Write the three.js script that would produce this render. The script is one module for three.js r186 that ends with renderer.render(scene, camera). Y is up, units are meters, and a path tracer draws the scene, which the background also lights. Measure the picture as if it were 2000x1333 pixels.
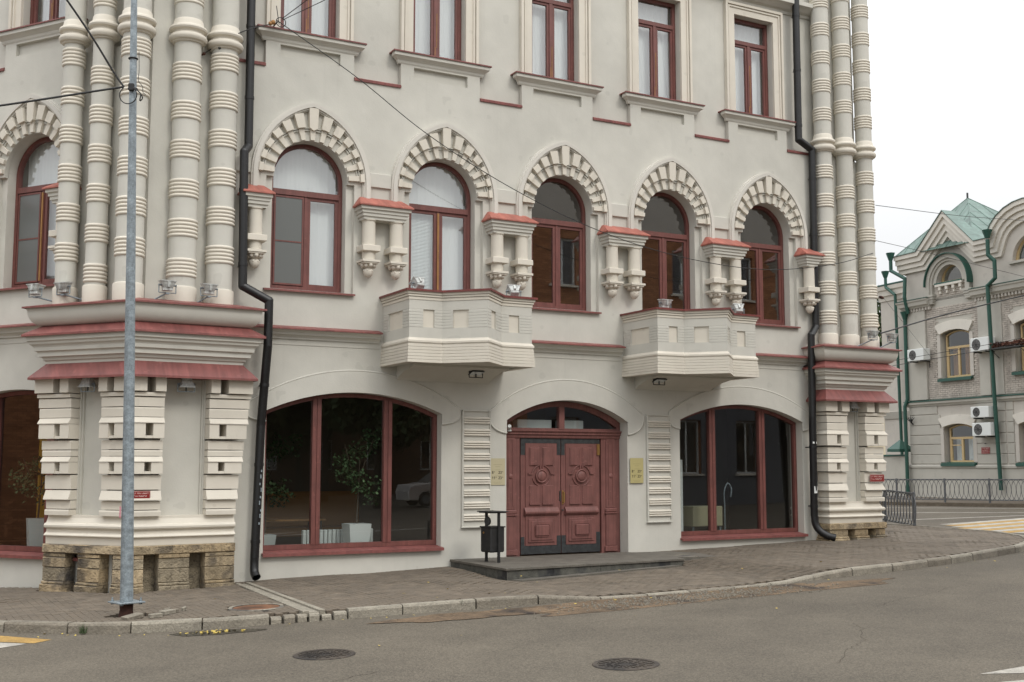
import * as THREE from 'three';
import { mergeGeometries, toCreasedNormals } from 'three/addons/utils/BufferGeometryUtils.js';

// ---------------------------------------------------------------- camera, sky, sun, exposure
const scene = new THREE.Scene();
const camera = new THREE.PerspectiveCamera(32.33, 1024 / 682, 0.1, 900);
camera.position.set(0, 2.2, 0);
camera.rotation.set(THREE.MathUtils.degToRad(6.0), 0, 0);

function hash(x, y, s) { let h = Math.imul(x, 374761393) ^ Math.imul(y, 668265263) ^ Math.imul(s, 974711); h = Math.imul(h ^ (h >>> 13), 1274126177); return ((h ^ (h >>> 16)) >>> 0) / 4294967296; }
function vnoise(x, y, s, px = 0, py = 0) {
  const xi = Math.floor(x), yi = Math.floor(y), fx = x - xi, fy = y - yi, w = (t) => t * t * (3 - 2 * t);
  const m = (a, p) => p ? ((a % p) + p) % p : a;
  const a = hash(m(xi, px), m(yi, py), s), b = hash(m(xi + 1, px), m(yi, py), s), c = hash(m(xi, px), m(yi + 1, py), s), d = hash(m(xi + 1, px), m(yi + 1, py), s);
  const u = w(fx), v = w(fy);
  return a + (b - a) * u + (c - a) * v + (a - b - c + d) * u * v;
}
function fbm(x, y, s, oct, px = 0, py = 0) { let t = 0, a = 0.5, n = 0; for (let i = 0; i < oct; i++) { t += a * vnoise(x, y, s + i * 17, px, py); n += a; a *= 0.5; x *= 2; y *= 2; px *= 2; py *= 2; } return t / n; }
function rng(seed) { let a = seed >>> 0; return () => { a = (a + 0x6D2B79F5) >>> 0; let t = Math.imul(a ^ (a >>> 15), 1 | a); t = (t + Math.imul(t ^ (t >>> 7), 61 | t)) ^ t; return ((t ^ (t >>> 14)) >>> 0) / 4294967296; }; }

{ // overcast sky: brightest overhead, soft cloud structure
  const W = 1024, H = 512, d = new Float32Array(W * H * 4);
  for (let j = 0; j < H; j++) for (let i = 0; i < W; i++) {
    const el = ((j + 0.5) / H - 0.5) * Math.PI, up = Math.max(0, Math.sin(el));
    const c = fbm(i / W * 8, j / H * 10, 5, 5, 8, 0) - 0.5;
    const L = SKY_Z() * (0.27 + 0.73 * Math.pow(up, 1.6)) * (1 + 0.2 * c);
    const o = (j * W + i) * 4;
    d[o] = L * 0.972; d[o + 1] = L * 0.985; d[o + 2] = L * 1.0; d[o + 3] = 1;
  }
  const t = new THREE.DataTexture(d, W, H, THREE.RGBAFormat, THREE.FloatType);
  t.mapping = THREE.EquirectangularReflectionMapping; t.magFilter = THREE.LinearFilter; t.minFilter = THREE.LinearFilter; t.needsUpdate = true;
  scene.background = t; scene.environment = t;
}
function SKY_Z() { return 2.85; }
const sun = new THREE.DirectionalLight(new THREE.Color(1, 0.955, 0.89), 0.9);
sun.position.set(34, 52, 16); sun.target.position.set(0, 3, -24); sun.castShadow = true; sun.shadow.radius = 26;
Object.assign(sun.shadow.camera, { left: -40, right: 40, top: 40, bottom: -40, near: 1, far: 160 }); sun.shadow.mapSize.set(2048, 2048);
scene.add(sun, sun.target);
const renderer = new THREE.WebGLRenderer({ antialias: true });
renderer.toneMapping = THREE.LinearToneMapping;
renderer.toneMappingExposure = 1.12;
renderer.shadowMap.enabled = true;

// ---------------------------------------------------------------- frames
const Z0 = 23.66, ALPHA = 61.4, SA = Math.sin(ALPHA * Math.PI / 180), CA = Math.cos(ALPHA * Math.PI / 180), TURN = (90 - ALPHA) * Math.PI / 180, GR = 0.0235;
const toW = (u, v, z) => new THREE.Vector3(u * SA + z * CA, v, -Z0 - u * CA + z * SA);     // facade coordinates -> world
const paveY = (u) => 0.155 + GR * (u + 5.16), roadY = (u) => 0.025 + GR * (u + 5.16);
const RAD = Math.PI / 180;

// ---------------------------------------------------------------- geometry helpers
function prep(g, uvOff = 0) {      // non-indexed, uv in metres by the face's main direction
  if (g.index) g = g.toNonIndexed();
  if (!g.attributes.normal) g.computeVertexNormals();
  for (const k of Object.keys(g.attributes)) if (!['position', 'normal', 'color'].includes(k)) g.deleteAttribute(k);
  const p = g.attributes.position, n = p.count, uv = new Float32Array(n * 2), a = new THREE.Vector3(), b = new THREE.Vector3(), c = new THREE.Vector3();
  for (let i = 0; i < n; i += 3) {
    a.fromBufferAttribute(p, i); b.fromBufferAttribute(p, i + 1).sub(a); c.fromBufferAttribute(p, i + 2).sub(a); b.cross(c);
    const ax = Math.abs(b.x), ay = Math.abs(b.y), az = Math.abs(b.z);
    for (let k = i; k < i + 3; k++) {
      const x = p.getX(k), y = p.getY(k), z = p.getZ(k);
      uv[k * 2] = (ax > ay && ax > az ? z : x) + uvOff; uv[k * 2 + 1] = (ay >= ax && ay >= az ? z : y) + uvOff * 0.7;
    }
  }
  g.setAttribute('uv', new THREE.BufferAttribute(uv, 2));
  return g;
}
const flat = (g) => { if (g.index) g = g.toNonIndexed(); g.computeVertexNormals(); return g; };
const join = (list) => { list = [].concat(list).map((g) => prep(g)); return list.length === 1 ? list[0] : mergeGeometries(list); };
function box(x0, x1, y0, y1, z0, z1) { return new THREE.BoxGeometry(Math.abs(x1 - x0), Math.abs(y1 - y0), Math.abs(z1 - z0)).translate((x0 + x1) / 2, (y0 + y1) / 2, (z0 + z1) / 2); }
function cbox(x0, x1, y0, y1, z0, z1, c = 0.01) {     // box with chamfered edges, 44 triangles
  const X = [x0, x1], Y = [y0, y1], Z = [z0, z1], s = [1, -1], v = [], id = {};
  const P = (i, j, k, ax) => [X[i] + (ax === 0 ? 0 : s[i] * c), Y[j] + (ax === 1 ? 0 : s[j] * c), Z[k] + (ax === 2 ? 0 : s[k] * c)];
  const tri = (a, b, d) => v.push(...a, ...b, ...d), quad = (a, b, d, e) => { tri(a, b, d); tri(a, d, e); };
  const ctr = new THREE.Vector3((x0 + x1) / 2, (y0 + y1) / 2, (z0 + z1) / 2);
  const out = (pts) => { const q = pts.map((p) => new THREE.Vector3(...p)), n = q[1].clone().sub(q[0]).cross(q[2].clone().sub(q[0])); const o = q[0].clone().sub(ctr); if (n.dot(o) < 0) pts.reverse(); pts.length === 3 ? tri(...pts) : quad(...pts); };
  for (const i of [0, 1]) out([P(i, 0, 0, 0), P(i, 1, 0, 0), P(i, 1, 1, 0), P(i, 0, 1, 0)]);
  for (const j of [0, 1]) out([P(0, j, 0, 1), P(1, j, 0, 1), P(1, j, 1, 1), P(0, j, 1, 1)]);
  for (const k of [0, 1]) out([P(0, 0, k, 2), P(1, 0, k, 2), P(1, 1, k, 2), P(0, 1, k, 2)]);
  for (const i of [0, 1]) for (const j of [0, 1]) out([P(i, j, 0, 0), P(i, j, 0, 1), P(i, j, 1, 1), P(i, j, 1, 0)]);
  for (const i of [0, 1]) for (const k of [0, 1]) out([P(i, 0, k, 0), P(i, 0, k, 2), P(i, 1, k, 2), P(i, 1, k, 0)]);
  for (const j of [0, 1]) for (const k of [0, 1]) out([P(0, j, k, 1), P(0, j, k, 2), P(1, j, k, 2), P(1, j, k, 1)]);
  for (const i of [0, 1]) for (const j of [0, 1]) for (const k of [0, 1]) out([P(i, j, k, 0), P(i, j, k, 1), P(i, j, k, 2)]);
  const g = new THREE.BufferGeometry(); g.setAttribute('position', new THREE.Float32BufferAttribute(v, 3)); g.computeVertexNormals(); return g;
}
function ext(shape, z0, z1, seg = 16) { return flat(new THREE.ExtrudeGeometry(shape, { depth: z1 - z0, bevelEnabled: false, curveSegments: seg }).translate(0, 0, z0)); }
function poly(pts) { const s = new THREE.Shape(); pts.forEach((p, i) => i ? s.lineTo(p[0], p[1]) : s.moveTo(p[0], p[1])); s.closePath(); return s; }
function planLen(plan) { const L = [0]; for (let i = 1; i < plan.length; i++) L.push(L[i - 1] + Math.hypot(plan[i][0] - plan[i - 1][0], plan[i][1] - plan[i - 1][1])); return L; }
function planAt(plan, L, s) { let i = 1; while (i < plan.length - 1 && L[i] < s) i++; const t = (s - L[i - 1]) / (L[i] - L[i - 1]); return [plan[i - 1][0] + (plan[i][0] - plan[i - 1][0]) * t, plan[i - 1][1] + (plan[i][1] - plan[i - 1][1]) * t]; }
function subPlan(plan, s0, s1) { const L = planLen(plan), o = [planAt(plan, L, s0)]; plan.forEach((p, i) => { if (L[i] > s0 + 1e-4 && L[i] < s1 - 1e-4) o.push(p); }); o.push(planAt(plan, L, s1)); return o; }
// a profile (offset outward, height) carried along a plan line (x, z); travelling +x, outward is +z
function offsetPlan(plan, d) {
  const n = [];
  for (let i = 0; i < plan.length - 1; i++) { const dx = plan[i + 1][0] - plan[i][0], dz = plan[i + 1][1] - plan[i][1], l = Math.hypot(dx, dz); n.push([-dz / l, dx / l]); }
  return plan.map((p, i) => {
    const a = n[Math.max(0, i - 1)], b = n[Math.min(n.length - 1, i)], k = 1 + a[0] * b[0] + a[1] * b[1];
    return [p[0] + d * (a[0] + b[0]) / k, p[1] + d * (a[1] + b[1]) / k];
  });
}
function sweep(plan, profile, crease = 0) {
  const rows = profile.map(([d, y]) => offsetPlan(plan, d).map((p) => [p[0], y, p[1]])), v = [], m = profile.length, n = plan.length;
  const tri = (a, b, c) => v.push(...a, ...b, ...c);
  const area = profile.reduce((s, p, i) => { const q = profile[(i + 1) % m]; return s + p[0] * q[1] - q[0] * p[1]; }, 0), flip = area < 0;
  for (let j = 0; j < m; j++) { const A = rows[j], B = rows[(j + 1) % m]; for (let i = 0; i < n - 1; i++) { if (flip) { tri(A[i], B[i], B[i + 1]); tri(A[i], B[i + 1], A[i + 1]); } else { tri(A[i], A[i + 1], B[i + 1]); tri(A[i], B[i + 1], B[i]); } } }
  const faces = THREE.ShapeUtils.triangulateShape(profile.map((p) => new THREE.Vector2(...p)), []);
  for (const f of faces) { tri(rows[f[0]][0], rows[f[1]][0], rows[f[2]][0]); tri(rows[f[0]][n - 1], rows[f[2]][n - 1], rows[f[1]][n - 1]); }
  let g = new THREE.BufferGeometry(); g.setAttribute('position', new THREE.Float32BufferAttribute(v, 3)); g.computeVertexNormals();
  if (crease) g = toCreasedNormals(g, crease);
  return g;
}
const rect = (d0, d1, y0, y1) => [[d0, y0], [d1, y0], [d1, y1], [d0, y1]];
function lathe(pts, seg = 20, crease = 0.7) { return toCreasedNormals(new THREE.LatheGeometry(pts.map((p) => new THREE.Vector2(p[0], p[1])), seg), crease); }
function tube(pts, r, seg = 8, n = 0, closed = false) { const c = new THREE.CatmullRomCurve3(pts.map((p) => p.isVector3 ? p : new THREE.Vector3(...p)), closed, 'centripetal'); return new THREE.TubeGeometry(c, n || pts.length * 6, r, seg, closed); }
function rod(a, b, r, seg = 8, r2 = r) { const A = a.isVector3 ? a : new THREE.Vector3(...a), B = b.isVector3 ? b : new THREE.Vector3(...b), l = A.distanceTo(B); const g = new THREE.CylinderGeometry(r2, r, l, seg); g.applyQuaternion(new THREE.Quaternion().setFromUnitVectors(new THREE.Vector3(0, 1, 0), B.clone().sub(A).normalize())); const m = A.clone().add(B).multiplyScalar(0.5); return g.translate(m.x, m.y, m.z); }
function tiltY(g) { const p = g.attributes.position; for (let i = 0; i < p.count; i++) p.setY(i, p.getY(i) + GR * (p.getX(i) + 5.16)); return g; }

// ---------------------------------------------------------------- objects
const taken = {};
function numbered(name) { const n = (taken[name] = (taken[name] ?? -1) + 1); return n ? `${name}_${String(n).padStart(3, '0')}` : name; }
function mesh(name, geos, mat, parent) {
  const m = new THREE.Mesh(Array.isArray(geos) ? join(geos) : prep(geos), mat); m.castShadow = m.receiveShadow = true;
  m.name = parent ? name : numbered(name); (parent ?? scene).add(m); return m;
}
function shared(name, geo, mat, parent, pos) { const m = new THREE.Mesh(geo, mat); m.castShadow = m.receiveShadow = true; m.name = name; if (pos) m.position.set(...pos); parent.add(m); return m; }
function thing(name, label, category, pos, turn = 0, group) { const o = new THREE.Group(); o.name = numbered(name); o.position.copy(pos.isVector3 ? pos : new THREE.Vector3(...pos)); o.rotation.y = turn; tag(o, label, category, group); scene.add(o); return o; }
function tag(o, label, category, group) { o.userData.label = label; o.userData.category = category; if (group) o.userData.group = group; return o; }
function structure(o, label) { o.userData.kind = 'structure'; if (label) o.userData.label = label; return o; }

// ---------------------------------------------------------------- textures and materials
function tex(size, metres, fn, srgb = true) {
  const d = new Uint8Array(size * size * 4);
  for (let j = 0; j < size; j++) for (let i = 0; i < size; i++) { const c = fn(i / size, j / size), o = (j * size + i) * 4; for (let k = 0; k < 3; k++) d[o + k] = Math.max(0, Math.min(255, Math.round((Array.isArray(c) ? c[k] : c) * 255))); d[o + 3] = 255; }
  const t = new THREE.DataTexture(d, size, size); t.wrapS = t.wrapT = THREE.RepeatWrapping; t.magFilter = THREE.LinearFilter; t.minFilter = THREE.LinearMipmapLinearFilter; t.generateMipmaps = true;
  t.repeat.set(1 / metres, 1 / metres); if (srgb) t.colorSpace = THREE.SRGBColorSpace; t.needsUpdate = true; return t;
}
const T = (n, px) => (x, y, o = 4) => fbm(x * n, y * n, px, o, n, n);
// stucco: faint trowel marks, blotches and a few thin drip stains
const nA = T(4, 11), nB = T(24, 23), nC = T(96, 31);
const stuccoMap = tex(1024, 6, (x, y) => { const drip = Math.max(0, fbm(x * 90, y * 4, 47, 3, 90, 4) - 0.66) * 0.5; const v = 0.955 + (nA(x, y) - 0.5) * 0.12 + (nB(x, y) - 0.5) * 0.05 - drip * 0.12; const spot = nB(x + 0.3, y, 2) > 0.83 ? -0.03 : 0; return [v + spot, v * 0.995 + spot, v * 0.985 + spot]; });
const stuccoBump = tex(512, 1.4, (x, y) => 0.5 + (T(12, 51)(x, y) - 0.5) * 0.7 + (T(80, 53)(x, y, 2) - 0.5) * 0.35, false);
const metalMap = tex(512, 1.6, (x, y) => { const s = fbm(x * 40, y * 3, 61, 3, 40, 3), b = T(6, 63)(x, y); const w = Math.max(0, T(20, 65)(x, y) - 0.68) * 1.6; const v = 0.9 + (s - 0.5) * 0.22 + (b - 0.5) * 0.3; return [v + w * 0.5, v + w * 0.75, v + w * 0.75]; });
const woodMap = tex(512, 1.2, (x, y) => { const s = fbm(x * 60, y * 3, 71, 4, 60, 3), b = T(8, 73)(x, y); const v = 0.88 + (s - 0.5) * 0.22 + (b - 0.5) * 0.16; const chip = T(30, 75)(x, y, 3) > 0.77 ? 0.12 : 0; return [v + chip, v + chip * 1.3, v + chip * 1.2]; });
const woodBump = tex(256, 0.8, (x, y) => fbm(x * 64, y * 4, 77, 3, 64, 4), false);
const stoneMap = tex(1024, 2.6, (x, y) => {
  const b = T(5, 81)(x, y), f = T(40, 83)(x, y), pit = T(110, 85)(x, y, 2), grime = Math.max(0, T(9, 87)(x, y, 5) - 0.52) * 2.4;
  let v = 0.86 + (b - 0.5) * 0.35 + (f - 0.5) * 0.3 - (pit > 0.72 ? 0.16 : 0); const g = Math.min(0.75, grime * (0.5 + f));
  return [v * (1 - g * 0.72), v * (1 - g * 0.70) * 0.99, v * (1 - g * 0.62) * 0.97];
});
const stoneBump = tex(512, 1.2, (x, y) => 0.5 + (T(14, 91)(x, y) - 0.5) * 0.8 + (T(60, 93)(x, y, 2) - 0.5) * 0.6, false);
const asphaltMap = tex(1024, 4, (x, y) => { const a = T(5, 101)(x, y), g = hash(Math.floor(x * 1024), Math.floor(y * 1024), 9), g2 = T(256, 103)(x, y, 2); const v = 0.84 + (a - 0.5) * 0.18 + (g - 0.5) * 0.26 + (g2 - 0.5) * 0.4 + (g > 0.985 ? 0.16 : 0); return [v, v * 0.985, v * 0.96]; });
const asphaltBig = T(3, 107);
const asphaltBump = tex(512, 1.0, (x, y) => T(90, 109)(x, y, 2), false);
const paverMap = tex(512, 1.7, (x, y) => { const a = T(8, 111)(x, y), g = T(120, 113)(x, y, 2), v = 0.86 + (a - 0.5) * 0.26 + (g - 0.5) * 0.24; return [v, v * 0.99, v * 0.97]; });
const galvMap = tex(256, 0.5, (x, y) => { const a = T(10, 121)(x, y), b = T(40, 123)(x, y, 2), v = 0.85 + (a - 0.5) * 0.35 + (b - 0.5) * 0.2; return [v * 0.98, v, v * 1.01]; });
const pipeMap = tex(512, 1.3, (x, y) => { const a = T(7, 131)(x, y), s = T(60, 133)(x, y, 3), v = 0.5 + (a - 0.5) * 0.3 + (s > 0.78 ? 0.5 : 0); return [v, v, v * 0.98]; });
const L3 = (r, g, b) => new THREE.Color().setRGB(r, g, b);
const M = {};
const std = (o) => new THREE.MeshStandardMaterial(o), phy = (o) => new THREE.MeshPhysicalMaterial(o);
M.wall = std({ color: L3(0.582, 0.572, 0.522), map: stuccoMap, bumpMap: stuccoBump, bumpScale: 0.0025, roughness: 0.92 });
M.hood = std({ color: L3(0.63, 0.61, 0.56), map: stuccoMap, bumpMap: stuccoBump, bumpScale: 0.0015, roughness: 0.9 });
M.trim = std({ color: L3(0.68, 0.64, 0.56), map: stuccoMap, bumpMap: stuccoBump, bumpScale: 0.0015, roughness: 0.88 });
M.greyTrim = std({ color: L3(0.582, 0.572, 0.522), map: stuccoMap, bumpMap: stuccoBump, bumpScale: 0.0015, roughness: 0.9 });
M.redMetal = std({ color: L3(0.245, 0.08, 0.07), map: metalMap, roughness: 0.55, metalness: 0.0 });
M.orangeMetal = std({ color: L3(0.42, 0.135, 0.098), map: metalMap, roughness: 0.55 });
M.redDark = std({ color: L3(0.19, 0.042, 0.036), map: metalMap, roughness: 0.5 });
M.frame = std({ color: L3(0.195, 0.067, 0.055), map: woodMap, bumpMap: woodBump, bumpScale: 0.0015, roughness: 0.5 });
M.bareWood = std({ color: L3(0.38, 0.19, 0.06), map: woodMap, bumpMap: woodBump, bumpScale: 0.002, roughness: 0.7 });
M.door = std({ color: L3(0.225, 0.09, 0.077), map: woodMap, bumpMap: woodBump, bumpScale: 0.002, roughness: 0.55 });
M.doorPlate = std({ color: L3(0.06, 0.062, 0.062), map: galvMap, roughness: 0.6, metalness: 0.3 });
M.brass = std({ color: L3(0.40, 0.24, 0.09), roughness: 0.4, metalness: 0.8 });
M.glass = phy({ color: L3(0.93, 0.96, 0.95), transmission: 1, thickness: 0, roughness: 0.0, ior: 2.45, specularIntensity: 1 });
M.glassShop = phy({ color: L3(0.80, 0.84, 0.83), transmission: 1, thickness: 0, roughness: 0.0, ior: 1.9 });
M.black = std({ color: L3(0.03, 0.03, 0.033), map: pipeMap, roughness: 0.42 });
M.blackMetal = std({ color: L3(0.018, 0.017, 0.016), map: galvMap, roughness: 0.6 });
M.galv = std({ color: L3(0.33, 0.365, 0.385), map: galvMap, roughness: 0.5, metalness: 0.25 });
M.rust = std({ color: L3(0.14, 0.05, 0.028), map: stoneMap, roughness: 0.9 });
M.curtain = std({ color: L3(0.72, 0.73, 0.73), roughness: 1 });
M.blind = std({ color: L3(0.74, 0.77, 0.77), roughness: 0.7 });
M.screen = std({ color: L3(0.13, 0.135, 0.13), roughness: 0.9 });
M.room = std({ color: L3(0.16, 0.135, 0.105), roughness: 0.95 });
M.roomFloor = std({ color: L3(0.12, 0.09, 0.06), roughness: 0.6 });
M.stone = [[0.48, 0.375, 0.235], [0.42, 0.34, 0.225], [0.52, 0.42, 0.28], [0.38, 0.325, 0.235]].map((c) => std({ color: L3(...c), map: stoneMap, bumpMap: stoneBump, bumpScale: 0.02, roughness: 0.95 }));
M.granite = std({ color: L3(0.15, 0.138, 0.118), map: paverMap, bumpMap: stoneBump, bumpScale: 0.004, roughness: 0.75 });
M.graniteEdge = std({ color: L3(0.125, 0.125, 0.11), map: stoneMap, bumpMap: stoneBump, bumpScale: 0.006, roughness: 0.7 });
M.concrete = std({ color: L3(0.30, 0.275, 0.23), map: stoneMap, bumpMap: stoneBump, bumpScale: 0.008, roughness: 0.95 });
M.kerb = [[0.29, 0.265, 0.22], [0.25, 0.225, 0.185], [0.33, 0.305, 0.255]].map((c) => std({ color: L3(...c), map: paverMap, bumpMap: stoneBump, bumpScale: 0.01, roughness: 0.95 }));
M.asphalt = std({ color: L3(0.136, 0.119, 0.094), map: asphaltMap, bumpMap: asphaltBump, bumpScale: 0.006, roughness: 0.93, vertexColors: true });
M.soil = std({ color: L3(0.095, 0.075, 0.055), map: stoneMap, bumpMap: stoneBump, bumpScale: 0.02, roughness: 1 });
M.dust = std({ color: L3(0.178, 0.122, 0.074), map: stoneMap, bumpMap: stoneBump, bumpScale: 0.01, roughness: 1 });
M.bed = std({ color: L3(0.11, 0.092, 0.072), map: paverMap, roughness: 1 });
M.pavers = [[0.172, 0.142, 0.109], [0.165, 0.136, 0.105], [0.18, 0.147, 0.112], [0.17, 0.142, 0.111]].map((c) => std({ color: L3(...c), map: paverMap, bumpMap: asphaltBump, bumpScale: 0.003, roughness: 0.92 }));
M.paverStuff = std({ color: L3(1, 1, 1), map: paverMap, bumpMap: asphaltBump, bumpScale: 0.003, roughness: 0.92, vertexColors: true });
M.castIron = std({ color: L3(0.07, 0.055, 0.042), map: stoneMap, bumpMap: stoneBump, bumpScale: 0.004, roughness: 0.8 });
M.rustLid = std({ color: L3(0.235, 0.105, 0.048), map: stoneMap, roughness: 0.9 });
M.paintWhite = std({ color: L3(0.46, 0.44, 0.40), map: paverMap, roughness: 0.85 });
M.paintYellow = std({ color: L3(0.46, 0.29, 0.085), map: paverMap, roughness: 0.85 });
M.lampWhite = std({ color: L3(0.62, 0.61, 0.57), map: galvMap, roughness: 0.5 });
M.lampGlass = phy({ color: L3(0.55, 0.58, 0.58), roughness: 0.15, metalness: 0.0, clearcoat: 1 });
M.lampDark = std({ color: L3(0.05, 0.05, 0.047), map: galvMap, roughness: 0.6 });
M.wire = std({ color: L3(0.02, 0.02, 0.02), roughness: 0.7 });
M.white = std({ color: L3(0.68, 0.70, 0.68), roughness: 0.5 });
M.leafYellow = std({ color: L3(0.42, 0.31, 0.07), roughness: 0.9, side: THREE.DoubleSide });
M.leafGreen = std({ color: L3(0.045, 0.085, 0.03), roughness: 0.8, side: THREE.DoubleSide });
M.leafTree = std({ color: L3(0.05, 0.075, 0.028), roughness: 0.85, side: THREE.DoubleSide });
M.bark = std({ color: L3(0.09, 0.07, 0.05), map: stoneMap, roughness: 1 });
M.yellowPaint = std({ color: L3(0.55, 0.30, 0.02), roughness: 0.8 });
M.redSign = std({ color: L3(0.22, 0.018, 0.014), roughness: 0.5 });
// ================================================================ the corner building
const bld = thing('corner_building', 'large pale grey corner building with keel arched windows, ringed columns and red trim', 'building', toW(0, 0, 0), TURN);
const FA = { o: [0, 0], phi: 0 }, FB = { o: [-8.842, -1.791], phi: 54.6 * RAD }, FR = { o: [-7.457, 0.536], phi: -4.4 * RAD }, FL = { o: [-7.457, 0.536], phi: 51.6 * RAD };
function put(m, f, u = 0, z = 0) { const c = Math.cos(f.phi), s = Math.sin(f.phi); m.position.set(f.o[0] + u * c - z * s, 0, f.o[1] + u * s + z * c); m.rotation.y = -f.phi; return m; }
const inF = (f, u, z = 0) => { const c = Math.cos(f.phi), s = Math.sin(f.phi); return [f.o[0] + u * c - z * s, f.o[1] + u * s + z * c]; };

const WC = [0, 1, 2, 3, 4].map((k) => -4.285 + 2.757 * k), TC = [0, 1, 2, 3, 4].map((k) => -4.335 + 2.718 * k);
const GW = [[-3.31, 1.75], [5.90, 1.75]], DOOR = [1.325, 1.455];
// opening outlines (drawn about u = 0)
function archHole(c, h, y0, spring) { const p = new THREE.Path(); p.moveTo(c - h, y0); p.lineTo(c + h, y0); p.lineTo(c + h, spring); p.absarc(c, spring, h, 0, Math.PI, false); p.lineTo(c - h, y0); return p; }
function steppedHole(c) { const p = new THREE.Path(); p.moveTo(c - 0.86, 5.41); p.lineTo(c + 0.86, 5.41); p.lineTo(c + 0.86, 7.5); p.lineTo(c + 0.72, 7.5); p.lineTo(c + 0.72, 7.53); p.absarc(c, 7.53, 0.72, 0, Math.PI, false); p.lineTo(c - 0.72, 7.5); p.lineTo(c - 0.86, 7.5); p.closePath(); return p; }
function segPts(c, h, spring, rise, n = 24, from = 1) { const R = (h * h + rise * rise) / (2 * rise), cy = spring + rise - R, a0 = Math.asin(h / R), o = []; for (let i = 0; i <= n; i++) { const a = a0 - 2 * a0 * i / n; o.push([c + from * Math.sin(a) * R, cy + Math.cos(a) * R]); } return o; }
function segHole(c, h, y0, spring, rise) { const p = new THREE.Path(); p.moveTo(c - h, y0); p.lineTo(c + h, y0); for (const q of segPts(c, h, spring, rise)) p.lineTo(q[0], q[1]); p.lineTo(c - h, y0); return p; }
const rectHole = (x0, x1, y0, y1) => { const p = new THREE.Path(); p.moveTo(x0, y0); p.lineTo(x1, y0); p.lineTo(x1, y1); p.lineTo(x0, y1); p.lineTo(x0, y0); return p; };
const BAND = 4.52;      // the grey of the upper wall starts at the string course
function crenel(x0, x1, centres) { const p = [[x0, 0], [x1, 0], [x1, 9.58]]; for (const c of [...centres].reverse()) { const a = Math.min(x1, c + 0.87), b = Math.max(x0, c - 0.87); if (a <= x0 || b >= x1) continue; if (a < x1 - 1e-3) p.push([a, 9.58]); else p.pop(); p.push([a, 10.06], [b, 10.06]); if (b > x0 + 1e-3) p.push([b, 9.58]); } if (p[p.length - 1][0] > x0 + 1e-3) p.push([x0, 9.58]); return p; }
function facade(f, x0, x1, ws, ts, gs, door) {
  const low = poly([[x0, -0.4], [x1, -0.4], [x1, BAND], [x0, BAND]]);
  for (const [c, h] of gs) low.holes.push(segHole(c, h, 0.60, 3.175, 0.37));
  if (door) low.holes.push(segHole(door[0], door[1], 0.2, 3.09, 0.43));
  put(mesh('wall', ext(low, -0.42, 0, 24), M.wall, bld), f);
  const cp = crenel(x0, x1, ts).map(([x, y]) => [x, y === 0 ? BAND : y]);
  const front = poly(cp), back = poly(cp);
  for (const c of ws) { front.holes.push(steppedHole(c)); back.holes.push(archHole(c, 0.72, 5.41, 7.53)); }
  for (const c of ts) if (c - 0.59 > x0 && c + 0.59 < x1) front.holes.push(rectHole(c - 0.59, c + 0.59, 9.79, 10.02));
  put(mesh('wall', [ext(front, -0.10, 0, 24), ext(back, -0.42, -0.085, 24)], M.wall, bld), f);
  const up = poly([[x0, 9.50], [x1, 9.50], [x1, 14.2], [x0, 14.2]]);
  for (const c of ts) if (c + 0.58 < x1) up.holes.push(rectHole(c - 0.58, c + 0.58, 10.30, 12.69));
  put(mesh('wall', ext(up, -0.43, -0.12, 4), M.wall, bld), f);
}
facade(FA, -7.45, 9.7, WC, TC, GW, DOOR);
const WB = [-0.17], TB = [-0.14], GB = [[-0.35, 1.75]];
facade(FB, -5.5, 2.1, WB, TB, GB, null);
// flat roof slab, back walls, floors: the closed shell behind the two fronts
{
  const pl = [[-11.95, -6.1], [-7.45, -0.45], [9.6, -0.45], [9.6, -9], [-7, -12], [-11.95, -6.1]];
  const slab = (y0, y1) => { const s = poly(pl.map((p) => [p[0], -p[1]])); return flat(new THREE.ExtrudeGeometry(s, { depth: y1 - y0, bevelEnabled: false }).rotateX(-Math.PI / 2).translate(0, y0, 0)); };
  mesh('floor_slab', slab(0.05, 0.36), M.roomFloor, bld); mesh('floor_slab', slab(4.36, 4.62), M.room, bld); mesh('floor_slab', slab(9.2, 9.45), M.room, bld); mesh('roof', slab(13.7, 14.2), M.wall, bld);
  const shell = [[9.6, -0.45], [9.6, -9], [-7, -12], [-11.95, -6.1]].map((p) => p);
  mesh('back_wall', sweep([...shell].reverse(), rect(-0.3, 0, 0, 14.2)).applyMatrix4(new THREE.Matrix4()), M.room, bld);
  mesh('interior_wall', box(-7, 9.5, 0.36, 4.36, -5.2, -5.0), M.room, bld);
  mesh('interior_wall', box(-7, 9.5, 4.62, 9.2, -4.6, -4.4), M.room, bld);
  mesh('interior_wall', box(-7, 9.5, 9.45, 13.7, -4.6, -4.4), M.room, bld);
  for (const [u, y0, y1] of [[-0.7, 0.36, 4.36], [3.4, 0.36, 4.36], [-2.9, 4.62, 9.2], [-0.1, 4.62, 9.2], [2.63, 4.62, 9.2]]) mesh('interior_wall', box(u - 0.08, u + 0.08, y0, y1, -4.4, -0.45), M.room, bld);
}

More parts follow.
